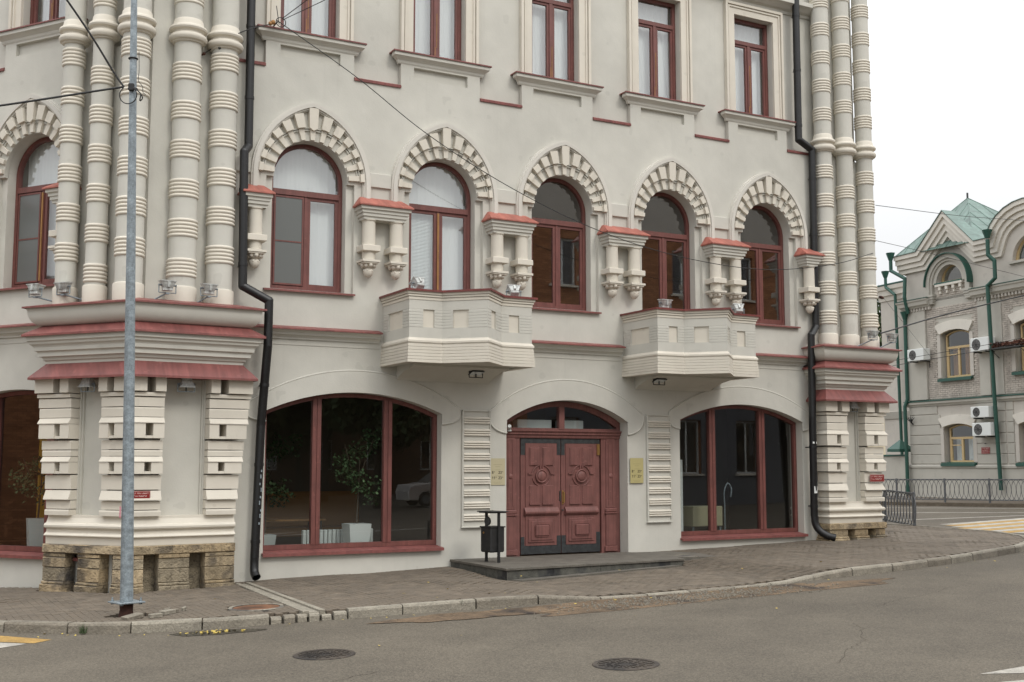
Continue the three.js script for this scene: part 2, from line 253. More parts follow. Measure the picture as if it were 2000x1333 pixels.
// ---------------------------------------------------------------- arched windows
const arcShape = (h, y0, spring, w) => { const s = poly([[-h, y0], [h, y0], [h, spring]]); const q = new THREE.Shape(); q.moveTo(-h, y0); q.lineTo(h, y0); q.lineTo(h, spring); q.absarc(0, spring, h, 0, Math.PI, false); q.lineTo(-h, y0); return q; };
function frameRect(x0, x1, y0, y1, w, z0, z1) { return [box(x0, x0 + w, y0, y1, z0, z1), box(x1 - w, x1, y0, y1, z0, z1), box(x0 + w, x1 - w, y0, y0 + w, z0, z1), box(x0 + w, x1 - w, y1 - w, y1, z0, z1)]; }
function folds(x0, x1, y0, y1, z, amp, per, seed, slant = 0) {
  const r = rng(seed), n = Math.round((x1 - x0) / 0.015), g = new THREE.PlaneGeometry(x1 - x0, y1 - y0, n, 10).translate((x0 + x1) / 2, (y0 + y1) / 2, z), p = g.attributes.position, ph = r() * 6;
  for (let i = 0; i < p.count; i++) { const x = p.getX(i), t = (p.getY(i) - y0) / (y1 - y0); p.setZ(i, z + amp * (Math.sin(x / per * 6.28 + ph + Math.sin(x * 5 + ph) * 1.4) + 0.5 * Math.sin(x / per * 14 + ph))); p.setX(i, x + slant * (1 - t) * (1 - t)); }
  g.computeVertexNormals(); return g;
}
function slats(x0, x1, y0, y1, z, n) { const o = []; for (let i = 0; i < n; i++) { const y = y0 + (y1 - y0) * (i + 0.5) / n; o.push(new THREE.BoxGeometry(x1 - x0, 0.0012, 0.024).rotateX(0.95).translate((x0 + x1) / 2, y, z)); } return o; }
function archedWindow(f, c, look) {
  const ring = arcShape(0.715, 5.44, 7.53), hole = new THREE.Path(); hole.moveTo(-0.645, 5.51); hole.lineTo(0.645, 5.51); hole.lineTo(0.645, 7.53); hole.absarc(0, 7.53, 0.645, 0, Math.PI, false); hole.lineTo(-0.645, 5.51); ring.holes.push(hole);
  const w = put(mesh('arched_window', [ext(ring, -0.36, -0.27, 24), box(-0.645, 0.645, 7.235, 7.34, -0.35, -0.255), box(-0.03, 0.03, 5.51, 7.235, -0.35, -0.275)], M.frame, bld), f, c);
  for (const s of [-1, 1]) mesh('casement', frameRect(s < 0 ? -0.645 : 0.03, s < 0 ? -0.03 : 0.645, 5.51, 7.235, 0.062, -0.345, -0.29), M.frame, w);
  if (look.bare) mesh('glazing_bead', box(-0.028, 0.012, 5.55, 7.2, -0.275, -0.262), M.bareWood, w).userData.label = 'bare varnished timber strip';
  const lun = new THREE.Shape(); lun.moveTo(-0.648, 7.338); lun.lineTo(0.648, 7.338); lun.lineTo(0.648, 7.53); lun.absarc(0, 7.53, 0.648, 0, Math.PI, false); lun.lineTo(-0.648, 7.338);
  mesh('pane', new THREE.ShapeGeometry(lun, 24).translate(0, 0, -0.315), M.glass, w);
  mesh('pane', new THREE.PlaneGeometry(0.50, 1.61).translate(-0.337, 6.37, -0.318), M.glass, w);
  mesh('pane', new THREE.PlaneGeometry(0.50, 1.61).translate(0.337, 6.373, -0.317), M.glass, w);
  mesh('sill', [sweep([[-0.88, 0], [0.88, 0]], [[-0.27, 5.44], [-0.27, 5.41], [0.05, 5.375], [0.07, 5.36], [0.08, 5.36], [0.08, 5.395]])], M.redMetal, w);
  if (look.screen) mesh('insect_screen', [...frameRect(-0.62, -0.045, 5.53, 7.215, 0.032, -0.285, -0.262), box(-0.6, -0.06, 6.34, 6.365, -0.283, -0.264)], M.frame, w), mesh('mesh_panel', box(-0.59, -0.075, 5.56, 7.19, -0.275, -0.272), phy({ color: L3(0.30, 0.315, 0.30), roughness: 0.3, transmission: 0.6, thickness: 0 }), w);
  if (look.curtain) mesh('curtain', folds(-0.66, 0.66, 5.46, 8.22, -0.50, 0.0045, 0.2, look.curtain), M.curtain, w);
  if (look.blind) mesh('blind', slats(-0.63, -0.02, 5.5, 7.25, -0.42, 62), M.blind, w);
  return w;
}
archedWindow(FA, WC[0], { curtain: 3, screen: true }); archedWindow(FA, WC[1], { curtain: 8, blind: true, bare: true });
archedWindow(FA, WC[2], {}); archedWindow(FA, WC[3], {}); archedWindow(FA, WC[4], {});
archedWindow(FB, WB[0], { curtain: 5, screen: true, bare: true });

// keel-arch surround: hood moulding, two thin inner rolls and thirteen stepped voussoirs
const keel = (half, e, spring, foot) => { const R = half + e, o = [[half, foot], [half, spring]], a1 = Math.acos(e / R); for (let i = 1; i <= 18; i++) { const a = a1 * i / 18; o.push([-e + R * Math.cos(a), spring + R * Math.sin(a)]); } return o; };
const mirrorPts = (p) => [...p, ...p.slice(0, -1).reverse().map(([x, y]) => [-x, y])];
function band(outer, inner, z0, z1) { return ext(poly([...mirrorPts(outer), ...mirrorPts(inner).reverse()]), z0, z1, 1); }
const hoodGeo = join([band(keel(1.165, 0.37, 7.5, 7.24), keel(1.03, 0.37, 7.5, 7.24), -0.01, 0.085), band(keel(1.135, 0.37, 7.5, 7.24), keel(1.06, 0.37, 7.5, 7.24), 0.08, 0.115), band(keel(1.032, 0.37, 7.5, 7.24), keel(1.008, 0.37, 7.5, 7.24), -0.01, 0.055)]);
const arcBand = (r0, r1, z1) => { const s = new THREE.Shape(); s.absarc(0, 7.53, r1, 0.03, Math.PI - 0.03, false); s.absarc(0, 7.53, r0, Math.PI - 0.03, 0.03, true); return ext(s, -0.01, z1, 40); };
const rollGeo = join([arcBand(0.905, 0.928, 0.03), arcBand(0.945, 0.968, 0.042)]);
const keelR = (a) => { let r = 0.9; for (; r < 1.6; r += 0.004) { const x = Math.abs(Math.cos(a)) * r, y = Math.sin(a) * r + 0.03; if ((x + 0.37) ** 2 + y * y > 1.39 ** 2 || (y < 0 && x > 1.02)) break; } return r; };
const vousGeo = [];
for (let k = 0; k < 13; k++) {
  const a = (6 + 14 * k) * RAD, R = Math.min(keelR(a), keelR(a + 0.06), keelR(a - 0.06)) + 0.012, pt = (r, t) => [Math.cos(a + t) * r, 7.53 + Math.sin(a + t) * r];
  const w = 0.056, key = k === 6, inner = [pt(0.727, -w), pt(0.97, -w), pt(0.97, w), pt(0.727, w)], mid = 0.955 - (key ? 0.03 : 0);
  const blk = key ? [pt(mid + 0.02, -0.082), pt(mid - 0.03, 0), pt(mid + 0.02, 0.082), pt(R + 0.03, 0.07), pt(R + 0.03, -0.07)] : [pt(mid, -0.078), pt(mid, 0.078), pt(R, 0.075), pt(R, -0.075)];
  vousGeo.push(join([ext(poly(inner), -0.02, 0.06, 1), ext(poly(blk), -0.02, 0.11, 1)]));
}
function archSurround(f, c) {
  const h = put(mesh('arch_hood', hoodGeo.clone(), M.hood, bld), f, c);
  shared('roll_moulding', rollGeo, M.greyTrim, h);
  for (const g of vousGeo) shared('voussoir', g, M.trim, h);
}
for (const c of WC) archSurround(FA, c); archSurround(FB, WB[0]);

// short bands between the hoods and the bracketed colonnettes below them
const colGeo = lathe([[0.0, 6.82], [0.145, 6.82], [0.145, 6.80], [0.125, 6.785], [0.128, 6.33], [0.128, 6.2], [0.12, 6.04], [0.0, 6.04]], 20);
const pendGeo = join([box(-0.175, 0.175, 6.0, 6.042, -0.17, 0.17), cbox(-0.155, 0.155, 5.965, 6.0, -0.155, 0.155, 0.012), ...[0, 1, 2, 3, 4, 5, 6, 7].map((k) => new THREE.SphereGeometry(0.045, 6, 5).scale(1, 1.1, 1).translate(Math.cos(k * 0.785) * 0.115, 5.945, Math.sin(k * 0.785) * 0.115)),
  lathe([[0.12, 5.965], [0.075, 5.90], [0.06, 5.885], [0.085, 5.87], [0.098, 5.83], [0.09, 5.785], [0.06, 5.74], [0.02, 5.715], [0, 5.712]], 12), ...[0, 1, 2, 3, 4, 5].flatMap((k) => [new THREE.SphereGeometry(0.03, 5, 4).translate(Math.cos(k * 1.047) * 0.078, 5.84, Math.sin(k * 1.047) * 0.078), new THREE.SphereGeometry(0.026, 5, 4).translate(Math.cos(k * 1.047 + 0.5) * 0.062, 5.785, Math.sin(k * 1.047 + 0.5) * 0.062)])]);
const blockGeo = prep(cbox(-0.178, 0.178, 6.205, 6.318, -0.17, 0.17, 0.008));
function colonnettes(f, c, us, x0, x1) {
  const plan = [[x0, 0], [x0, 0.29], [x1, 0.29], [x1, 0]];
  const cap = put(mesh('bracket_cap', [sweep(plan, [[-0.27, 6.815], [0.0, 6.815], [0.0, 6.86], [0.028, 6.872], [0.028, 6.925], [0.05, 6.935], [0.05, 6.985], [0.085, 7.0], [0.085, 7.075], [-0.27, 7.075]]), box(x0 + 0.02, x1 - 0.02, 6.82, 7.07, -0.02, 0.2)], M.greyTrim, bld), f, c);
  const e = 0.125, t = 0.02, v = [];
  const lo = [[x0 - e, -0.01], [x0 - e, 0.29 + e], [x1 + e, 0.29 + e], [x1 + e, -0.01]], hi = [[x0 - 0.0, -0.01], [x0 + 0.0, 0.07], [x1 - 0.0, 0.07], [x1 + 0.0, -0.01]];
  const q = (a, b, cc, d) => v.push(...a, ...b, ...cc, ...a, ...cc, ...d);
  for (let i = 0; i < 3; i++) q([lo[i][0], 7.085, lo[i][1]], [lo[i + 1][0], 7.085, lo[i + 1][1]], [hi[i + 1][0], 7.275, hi[i + 1][1]], [hi[i][0], 7.275, hi[i][1]]);
  for (let i = 0; i < 3; i++) q([lo[i][0], 7.06, lo[i][1]], [lo[i + 1][0], 7.06, lo[i + 1][1]], [lo[i + 1][0], 7.085, lo[i + 1][1]], [lo[i][0], 7.085, lo[i][1]]);
  q([lo[0][0], 7.06, lo[0][1]], [lo[1][0], 7.06, lo[1][1]], [lo[2][0], 7.06, lo[2][1]], [lo[3][0], 7.06, lo[3][1]]);
  q([hi[0][0], 7.275, hi[0][1]], [hi[1][0], 7.275, hi[1][1]], [hi[2][0], 7.275, hi[2][1]], [hi[3][0], 7.275, hi[3][1]]);
  const g = new THREE.BufferGeometry(); g.setAttribute('position', new THREE.Float32BufferAttribute(v, 3)); g.computeVertexNormals();
  mesh('cap_roof', g, M.orangeMetal, cap);
  for (const u of us) { shared('colonnette', colGeoP, M.trim, cap, [u, 0, 0.165]); shared('collar_block', blockGeo, M.trim, cap, [u, 0, 0.165]); shared('pendant', pendGeo, M.trim, cap, [u, 0, 0.165]); }
  return cap;
}
const colGeoP = prep(colGeo);
for (let k = 0; k < 4; k++) { const c = (WC[k] + WC[k + 1]) / 2; colonnettes(FA, c, [-0.28, 0.28], -0.425, 0.425); put(mesh('hood_band', [cbox(-0.222, 0.222, 7.5, 7.775, -0.02, 0.05, 0.008)], M.greyTrim, bld), FA, c); }
colonnettes(FA, WC[0] - 1.095, [0], -0.17, 0.17); colonnettes(FA, WC[4] + 1.095, [0], -0.17, 0.17);
put(mesh('hood_band', [cbox(-0.3, 0.0, 7.5, 7.775, -0.02, 0.05, 0.008)], M.greyTrim, bld), FA, WC[0] - 1.155);
put(colonnettes(FB, WB[0] + 0.95, [0], -0.17, 0.17), FB, WB[0] + 0.95, -0.06); colonnettes(FB, WB[0] - 1.38, [-0.28, 0.28], -0.425, 0.425);

// ---------------------------------------------------------------- upper rectangular windows with casings, sills and aprons
function upperWindow(f, c, seed, slant, x1max = 99) {
  const z = -0.12;
  const w = put(mesh('rectangular_window', [...frameRect(-0.575, 0.575, 10.31, 12.685, 0.07, -0.36, -0.27), box(-0.505, 0.505, 12.07, 12.16, -0.355, -0.262), box(-0.04, 0.04, 10.38, 12.07, -0.35, -0.268)], M.frame, bld), f, c);
  for (const s of [-1, 1]) mesh('casement', frameRect(s < 0 ? -0.505 : 0.04, s < 0 ? -0.04 : 0.505, 10.38, 12.07, 0.055, -0.345, -0.288), M.frame, w);
  const r = rng(seed); if (r() > 0.3) mesh('worn_edge', [box(0.012, 0.028, 10.42 + r() * 0.2, 11.1 + r() * 0.8, -0.268, -0.263), box(-0.02, -0.006, 10.4, 10.6 + r() * 0.3, -0.268, -0.264)], M.bareWood, w);
  mesh('pane', new THREE.PlaneGeometry(1.012, 0.47).translate(0, 12.385, -0.315), M.glass, w);
  for (const s of [-1, 1]) mesh('pane', new THREE.PlaneGeometry(0.36, 1.59).translate(s * 0.272, 11.225, -0.318 + s * 0.001), M.glass, w);
  mesh('curtain', folds(-0.54, 0.54, 10.32, 12.66, -0.5, 0.007, 0.2, seed, slant), M.curtain, w);
  const cas = (h, h2, z0, z1, top) => [box(-h, -h2, 10.30, top, z0, z1), box(h2, h, 10.30, top, z0, z1), box(-h, h, top, top + (h - h2), z0, z1)];
  mesh('casing', [...cas(0.86, 0.585, z - 0.01, z + 0.055, 12.69), ...cas(0.86, 0.80, z + 0.05, z + 0.10, 12.905), ...cas(0.775, 0.74, z + 0.05, z + 0.08, 12.845)], M.trim, w);
  mesh('sill', [sweep([[-0.93, -0.05], [-0.93, 0], [0.93, 0], [0.93, -0.05]], [[-0.3, 10.05], [0.0, 10.05], [0.02, 10.08], [0.03, 10.12], [0.075, 10.16], [0.12, 10.19], [0.12, 10.265], [-0.3, 10.275]])], M.greyTrim, w);
  mesh('sill_flashing', sweep([[-0.93, -0.25], [-0.93, 0], [0.93, 0], [0.93, -0.25]], [[-0.3, 10.278], [-0.03, 10.278], [0.135, 10.268], [0.135, 10.255], [0.145, 10.255], [0.145, 10.28], [-0.03, 10.30], [-0.3, 10.30]]), M.redMetal, w);
  mesh('apron_panel', box(-0.6, 0.6, 9.78, 10.03, -0.098, -0.078), M.greyTrim, w);
}
TC.forEach((c, i) => upperWindow(FA, c, 21 + i * 3, [0, 0, 0.08, 0.22, 0][i])); upperWindow(FB, TB[0], 61, 0);
{
  const strip = [[-0.12, 9.575], [0.0, 9.575], [0.0, 9.555], [0.03, 9.555], [0.035, 9.60], [0.0, 9.622], [-0.12, 9.632]];
  const ends = [-5.75, ...TC.flatMap((c) => [c - 0.872, c + 0.872]), 8.1];
  for (let i = 0; i < ends.length; i += 2) put(mesh('ledge_flashing', sweep([[ends[i], 0], [ends[i + 1], 0]], strip), M.redMetal, bld), FA);
  put(mesh('ledge_flashing', sweep([[-3, 0], [TB[0] - 0.872, 0]], strip), M.redMetal, bld), FB);
  put(mesh('cornice', sweep([[-7.4, -0.12], [8.35, -0.12]], [[-0.1, 12.99], [0.03, 12.99], [0.05, 13.05], [0.12, 13.08], [0.2, 13.14], [0.28, 13.18], [0.28, 13.28], [-0.1, 13.3]]), M.greyTrim, bld), FA);
}
// string course over the ground floor, broken by the balconies
{
  const mould = [[-0.1, 4.49], [0.03, 4.49], [0.035, 4.52], [0.075, 4.56], [0.105, 4.565], [0.115, 4.60], [0.165, 4.645], [0.17, 4.66], [-0.1, 4.66]];
  const red = [[-0.1, 4.663], [0.19, 4.663], [0.195, 4.648], [0.215, 4.648], [0.215, 4.672], [0.0, 4.735], [-0.1, 4.735]];
  for (const [f, a, b] of [[FA, -7.3, WC[1] - 1.36], [FA, WC[1] + 1.36, WC[3] - 1.36], [FA, WC[3] + 1.36, 8.3], [FB, -5, 2.1]]) {
    const s = put(mesh('string_course', sweep([[a, 0], [b, 0]], mould), M.greyTrim, bld), f);
    mesh('flashing', sweep([[a, 0], [b, 0]], red), M.redMetal, s);
    mesh('fillet', box(a, b, 4.385, 4.402, -0.02, 0.012), M.wall, s);
  }
}
// ---------------------------------------------------------------- shop windows and door
function hoodOutline(c, half, crown, sideY, hook, hookY) { // half outline right of the crown
  const o = [], R = (half * half + (crown - sideY) ** 2) / (2 * (crown - sideY)), cy = crown - R, a0 = Math.asin(half / R);
  for (let i = 0; i <= 16; i++) { const a = a0 * i / 16; o.push([Math.sin(a) * R, cy + Math.cos(a) * R]); }
  const b = o[o.length - 1];
  const cv = new THREE.CubicBezierCurve(new THREE.Vector2(...b), new THREE.Vector2(b[0] + 0.02, b[1] - 0.22), new THREE.Vector2(hook + 0.28, hookY + 0.03), new THREE.Vector2(hook, hookY));
  for (const p of cv.getPoints(10).slice(1)) o.push([p.x, p.y]);
  return o;
}
function archivolt(c, h, spring, rise, half, crown, sideY, hookY) {
  const o = hoodOutline(0, half, crown, sideY, h, hookY), inn = segPts(0, h, spring, rise, 24), full = [...o.slice(1).reverse().map(([x, y]) => [-x, y]), ...o];
  const s = poly([...full, [h, spring], ...inn, [-h, spring]]);
  const m = mesh('archivolt', ext(s, -0.02, 0.03, 1), M.wall, bld); m.position.x = c;
  mesh('edge_roll', tube(full.map(([x, y]) => [x, y, 0.018]), 0.02, 6, 120), M.wall, m);
}
archivolt(GW[0][0], 1.75, 3.175, 0.37, 2.14, 3.955, 3.27, 2.98); archivolt(GW[1][0], 1.75, 3.175, 0.37, 2.03, 3.945, 3.34, 2.98); archivolt(DOOR[0], 1.455, 3.09, 0.43, 1.86, 3.94, 3.23, 2.83);
function shopWindow(f, c) {
  const h = 1.745, z0 = -0.30, z1 = -0.20, outer = segPts(0, h, 3.17, 0.368, 24), inner = segPts(0, h - 0.075, 3.12, 0.345, 24);
  const ring = poly([[-h, 0.66], [h, 0.66], ...outer]); ring.holes.push(new THREE.Path([[-h + 0.075, 0.75], [h - 0.075, 0.75], ...inner].map((p) => new THREE.Vector2(...p))));
  const m = [ext(ring, z0, z1, 1)];
  for (const s of [-1, 1]) m.push(box(s * 0.712 - 0.082, s * 0.712 - 0.006, 0.74, 3.44, z0 + 0.01, z1 + 0.012), box(s * 0.712 + 0.006, s * 0.712 + 0.082, 0.74, 3.44, z0 + 0.01, z1 + 0.012), box(s * 0.712 - 0.01, s * 0.712 + 0.01, 0.74, 3.44, z0 + 0.015, z1 - 0.004));
  const w = put(mesh('shop_window', m, M.frame, bld), f, c);
  const cut = (x0, x1) => { const p = inner.filter((q) => q[0] > x0 && q[0] < x1), yl = (x) => { const R = ((h - 0.075) ** 2 + 0.345 ** 2) / 0.69; return 3.465 - R + Math.sqrt(R * R - x * x); }; return poly([[x0, 0.75], [x1, 0.75], [x1, yl(x1)], ...p, [x0, yl(x0)]]); };
  for (const [a, b] of [[-1.67, -0.79], [-0.635, 0.635], [0.79, 1.67]]) mesh('pane', new THREE.ShapeGeometry(cut(a, b)).translate(0, 0, -0.255), M.glassShop, w);
  mesh('sill', [sweep([[-h - 0.03, 0], [h + 0.03, 0]], [[-0.3, 0.655], [-0.3, 0.60], [0.07, 0.585], [0.07, 0.565], [0.10, 0.565], [0.10, 0.618], [-0.19, 0.655]])], M.redMetal, w);
  return w;
}
shopWindow(FA, GW[0][0]); shopWindow(FA, GW[1][0]); shopWindow(FB, GB[0][0]);
{ // entrance
  const c = DOOR[0], h = DOOR[1], z = -0.32, outer = segPts(0, h - 0.005, 3.085, 0.425, 24), inner = segPts(0, h - 0.09, 2.98, 0.42, 24);
  const ring = poly([[-h + 0.005, 2.90], [h - 0.005, 2.90], ...outer]); ring.holes.push(new THREE.Path([[-h + 0.09, 2.95], [h - 0.09, 2.95], ...inner].map((p) => new THREE.Vector2(...p))));
  const d = mesh('double_door', [ext(ring, z - 0.06, z + 0.05, 1), box(-0.065, 0.065, 2.93, 3.40, z - 0.05, z + 0.06),
    sweep([[-h + 0.005, z], [h - 0.005, z]], [[-0.08, 2.745], [0.04, 2.745], [0.05, 2.77], [0.05, 2.80], [0.085, 2.82], [0.085, 2.85], [0.12, 2.885], [0.12, 2.905], [-0.08, 2.915]]),
    box(-h + 0.005, -0.985, 0.3, 2.745, z - 0.06, z + 0.02), box(0.985, h - 0.005, 0.3, 2.745, z - 0.06, z + 0.02)], M.door, bld); d.position.x = c;
  for (const s of [-1, 1]) {
    const yl = (x) => { const hh = h - 0.09, R = (hh * hh + 0.42 ** 2) / 0.84; return 3.40 - R + Math.sqrt(R * R - x * x); };
    const p = []; for (let i = 0; i <= 12; i++) { const x = 0.06 + (h - 0.15 - 0.06) * i / 12; p.push([s * x, yl(x)]); }
    mesh('transom_pane', new THREE.ShapeGeometry(poly([[s * 0.06, 2.94], ...p, [s * (h - 0.09), 2.94]])).translate(0, 0, z), M.glassShop, d);
    // pilaster beside the leaf
    const x = s * 1.21;
    mesh('pilaster', [cbox(x - 0.155, x + 0.155, 0.385, 0.50, z + 0.01, z + 0.075, 0.01), cbox(x - 0.125, x + 0.125, 0.5, 1.17, z + 0.01, z + 0.055, 0.008), cbox(x - 0.15, x + 0.15, 1.17, 1.20, z + 0.01, z + 0.08, 0.006), cbox(x - 0.14, x + 0.14, 1.20, 1.29, z + 0.01, z + 0.07, 0.02), cbox(x - 0.115, x + 0.115, 1.29, 2.74, z + 0.01, z + 0.045, 0.01), box(x - 0.06, x - 0.04, 1.36, 2.70, z + 0.04, z + 0.055), box(x + 0.04, x + 0.06, 1.36, 2.70, z + 0.04, z + 0.055)], M.door, d);
    mesh('rosette', new THREE.SphereGeometry(0.055, 12, 6).scale(1, 1, 0.5).translate(x, 1.965, z + 0.045), M.door, d);
    // leaf
    const x0 = s < 0 ? -0.955 : 0.008, x1 = s < 0 ? -0.008 : 0.955, m = (x0 + x1) / 2;
    mesh('leaf', cbox(x0, x1, 0.39, 2.742, z - 0.04, z + 0.005, 0.006), M.door, d);
    mesh('leaf_frame', [box(m - 0.365, m + 0.365, 0.56, 2.635, z, z + 0.022)], M.door, d);
    for (const q of [-1, 1]) {
      mesh('upper_panel', [cbox(m + q * 0.155 - 0.13, m + q * 0.155 + 0.13, 2.17, 2.56, z + 0.015, z + 0.042, 0.014), cbox(m + q * 0.155 - 0.115, m + q * 0.155 + 0.115, 2.19, 2.54, z + 0.04, z + 0.05, 0.006)], M.door, d);
      mesh('middle_panel', [cbox(m + q * 0.155 - 0.13, m + q * 0.155 + 0.13, 1.40, 1.78, z + 0.015, z + 0.042, 0.014), box(m + q * 0.155 - 0.13, m + q * 0.155 + 0.13, 1.385, 1.415, z + 0.02, z + 0.055)], M.door, d);
      mesh('corner_moulding', [box(m + q * 0.27 - 0.045, m + q * 0.27 + 0.045, 2.0, 2.028, z + 0.018, z + 0.05), box(m + q * 0.03 - 0.012, m + q * 0.03 + 0.012, 2.10, 2.19, z + 0.018, z + 0.05), new THREE.TorusGeometry(0.225, 0.016, 6, 12, 1.2).rotateZ(q > 0 ? 0.15 : Math.PI - 1.35).translate(m, 1.965, z + 0.03), new THREE.TorusGeometry(0.205, 0.016, 6, 12, 1.1).rotateZ(q > 0 ? -1.3 : Math.PI + 0.2).translate(m, 1.965, z + 0.03)], M.door, d);
    }
    mesh('medallion', [new THREE.CylinderGeometry(0.135, 0.15, 0.03, 28).rotateX(Math.PI / 2).translate(m, 1.965, z + 0.035), new THREE.TorusGeometry(0.125, 0.018, 8, 28).translate(m, 1.965, z + 0.048), new THREE.SphereGeometry(0.10, 16, 8).scale(1, 1, 0.28).translate(m, 1.965, z + 0.05)], M.door, d);
    mesh('lock_rail', sweep([[m - 0.40, z], [m + 0.40, z]], [[0, 1.165], [0.04, 1.165], [0.075, 1.20], [0.085, 1.215], [0.085, 1.245], [0.05, 1.30], [0.03, 1.33], [0, 1.33]]), M.door, d);
    mesh('lower_panel', [cbox(m - 0.31, m + 0.31, 0.62, 1.10, z + 0.015, z + 0.045, 0.012), cbox(m - 0.255, m + 0.255, 0.665, 1.06, z + 0.04, z + 0.062, 0.012), cbox(m - 0.175, m + 0.175, 0.74, 0.985, z + 0.055, z + 0.095, 0.03)], M.door, d);
    mesh('kick_plate', [box(x0 + 0.002, x1 - 0.002, 0.392, 0.565, z + 0.002, z + 0.012), box(s < 0 ? x1 - 0.10 : x0 + 0.002, s < 0 ? x1 - 0.002 : x0 + 0.10, 0.565, 0.75, z + 0.002, z + 0.012), box(s < 0 ? x0 + 0.002 : x1 - 0.10, s < 0 ? x0 + 0.085 : x1 - 0.002, 0.565, s < 0 ? 0.74 : 0.80, z + 0.002, z + 0.012)], M.doorPlate, d);
    mesh('top_plate', [box(x0 + 0.002, x1 - 0.002, 2.64, 2.738, z + 0.002, z + 0.013), box(s < 0 ? x0 + 0.002 : x0 + 0.002, s < 0 ? x0 + 0.10 : x0 + 0.085, 2.40, 2.64, z + 0.002, z + 0.013), ...(s < 0 ? [box(x1 - 0.085, x1 - 0.002, 2.40, 2.64, z + 0.002, z + 0.013)] : [])], M.doorPlate, d);
  }
  mesh('hinge_plate', box(0.885, 0.95, 2.40, 2.63, z + 0.003, z + 0.03), M.brass, d);
  mesh('handle', [rod([0.045, 1.42, z + 0.07], [0.045, 1.64, z + 0.07], 0.013, 8), rod([0.045, 1.43, z], [0.045, 1.43, z + 0.07], 0.01, 6), rod([0.045, 1.63, z], [0.045, 1.63, z + 0.07], 0.01, 6), cbox(0.025, 0.065, 1.38, 1.67, z, z + 0.016, 0.005)], M.brass, d);
  mesh('handle', [cbox(-0.04, -0.012, 1.45, 1.66, z, z + 0.03, 0.005)], M.lampDark, d);
  mesh('keyhole_plate', new THREE.CylinderGeometry(0.016, 0.016, 0.02, 10).rotateX(Math.PI / 2).translate(0.03, 1.27, z + 0.03), M.lampDark, d);
}
// louvred plaster panels each side of the entrance
for (const [a, b] of [[-1.13, -0.50], [3.255, 3.885]]) {
  const p = mesh('louvred_panel', [box(a, b, 1.0, 3.245, -0.02, 0.018), box(a, a + 0.035, 1.0, 3.245, 0.015, 0.05), box(b - 0.02, b, 1.0, 3.245, 0.015, 0.045), box(a, b, 3.245, 3.265, -0.02, 0.055), cbox(a - 0.01, b + 0.01, 0.975, 1.002, -0.02, 0.065, 0.006)], M.greyTrim, bld);
  for (let k = 0; k < 9; k++) { const y = 1.115 + k * 0.2365; for (let j = 0; j < 3; j++) mesh('slat', sweep([[a + 0.036, 0.018], [b - 0.021, 0.018]], [[0, y + j * 0.045], [0.044, y + j * 0.045], [0.044, y + j * 0.045 + 0.008], [0.012, y + j * 0.045 + 0.041], [0, y + j * 0.045 + 0.041]]), M.trim, p); }
}
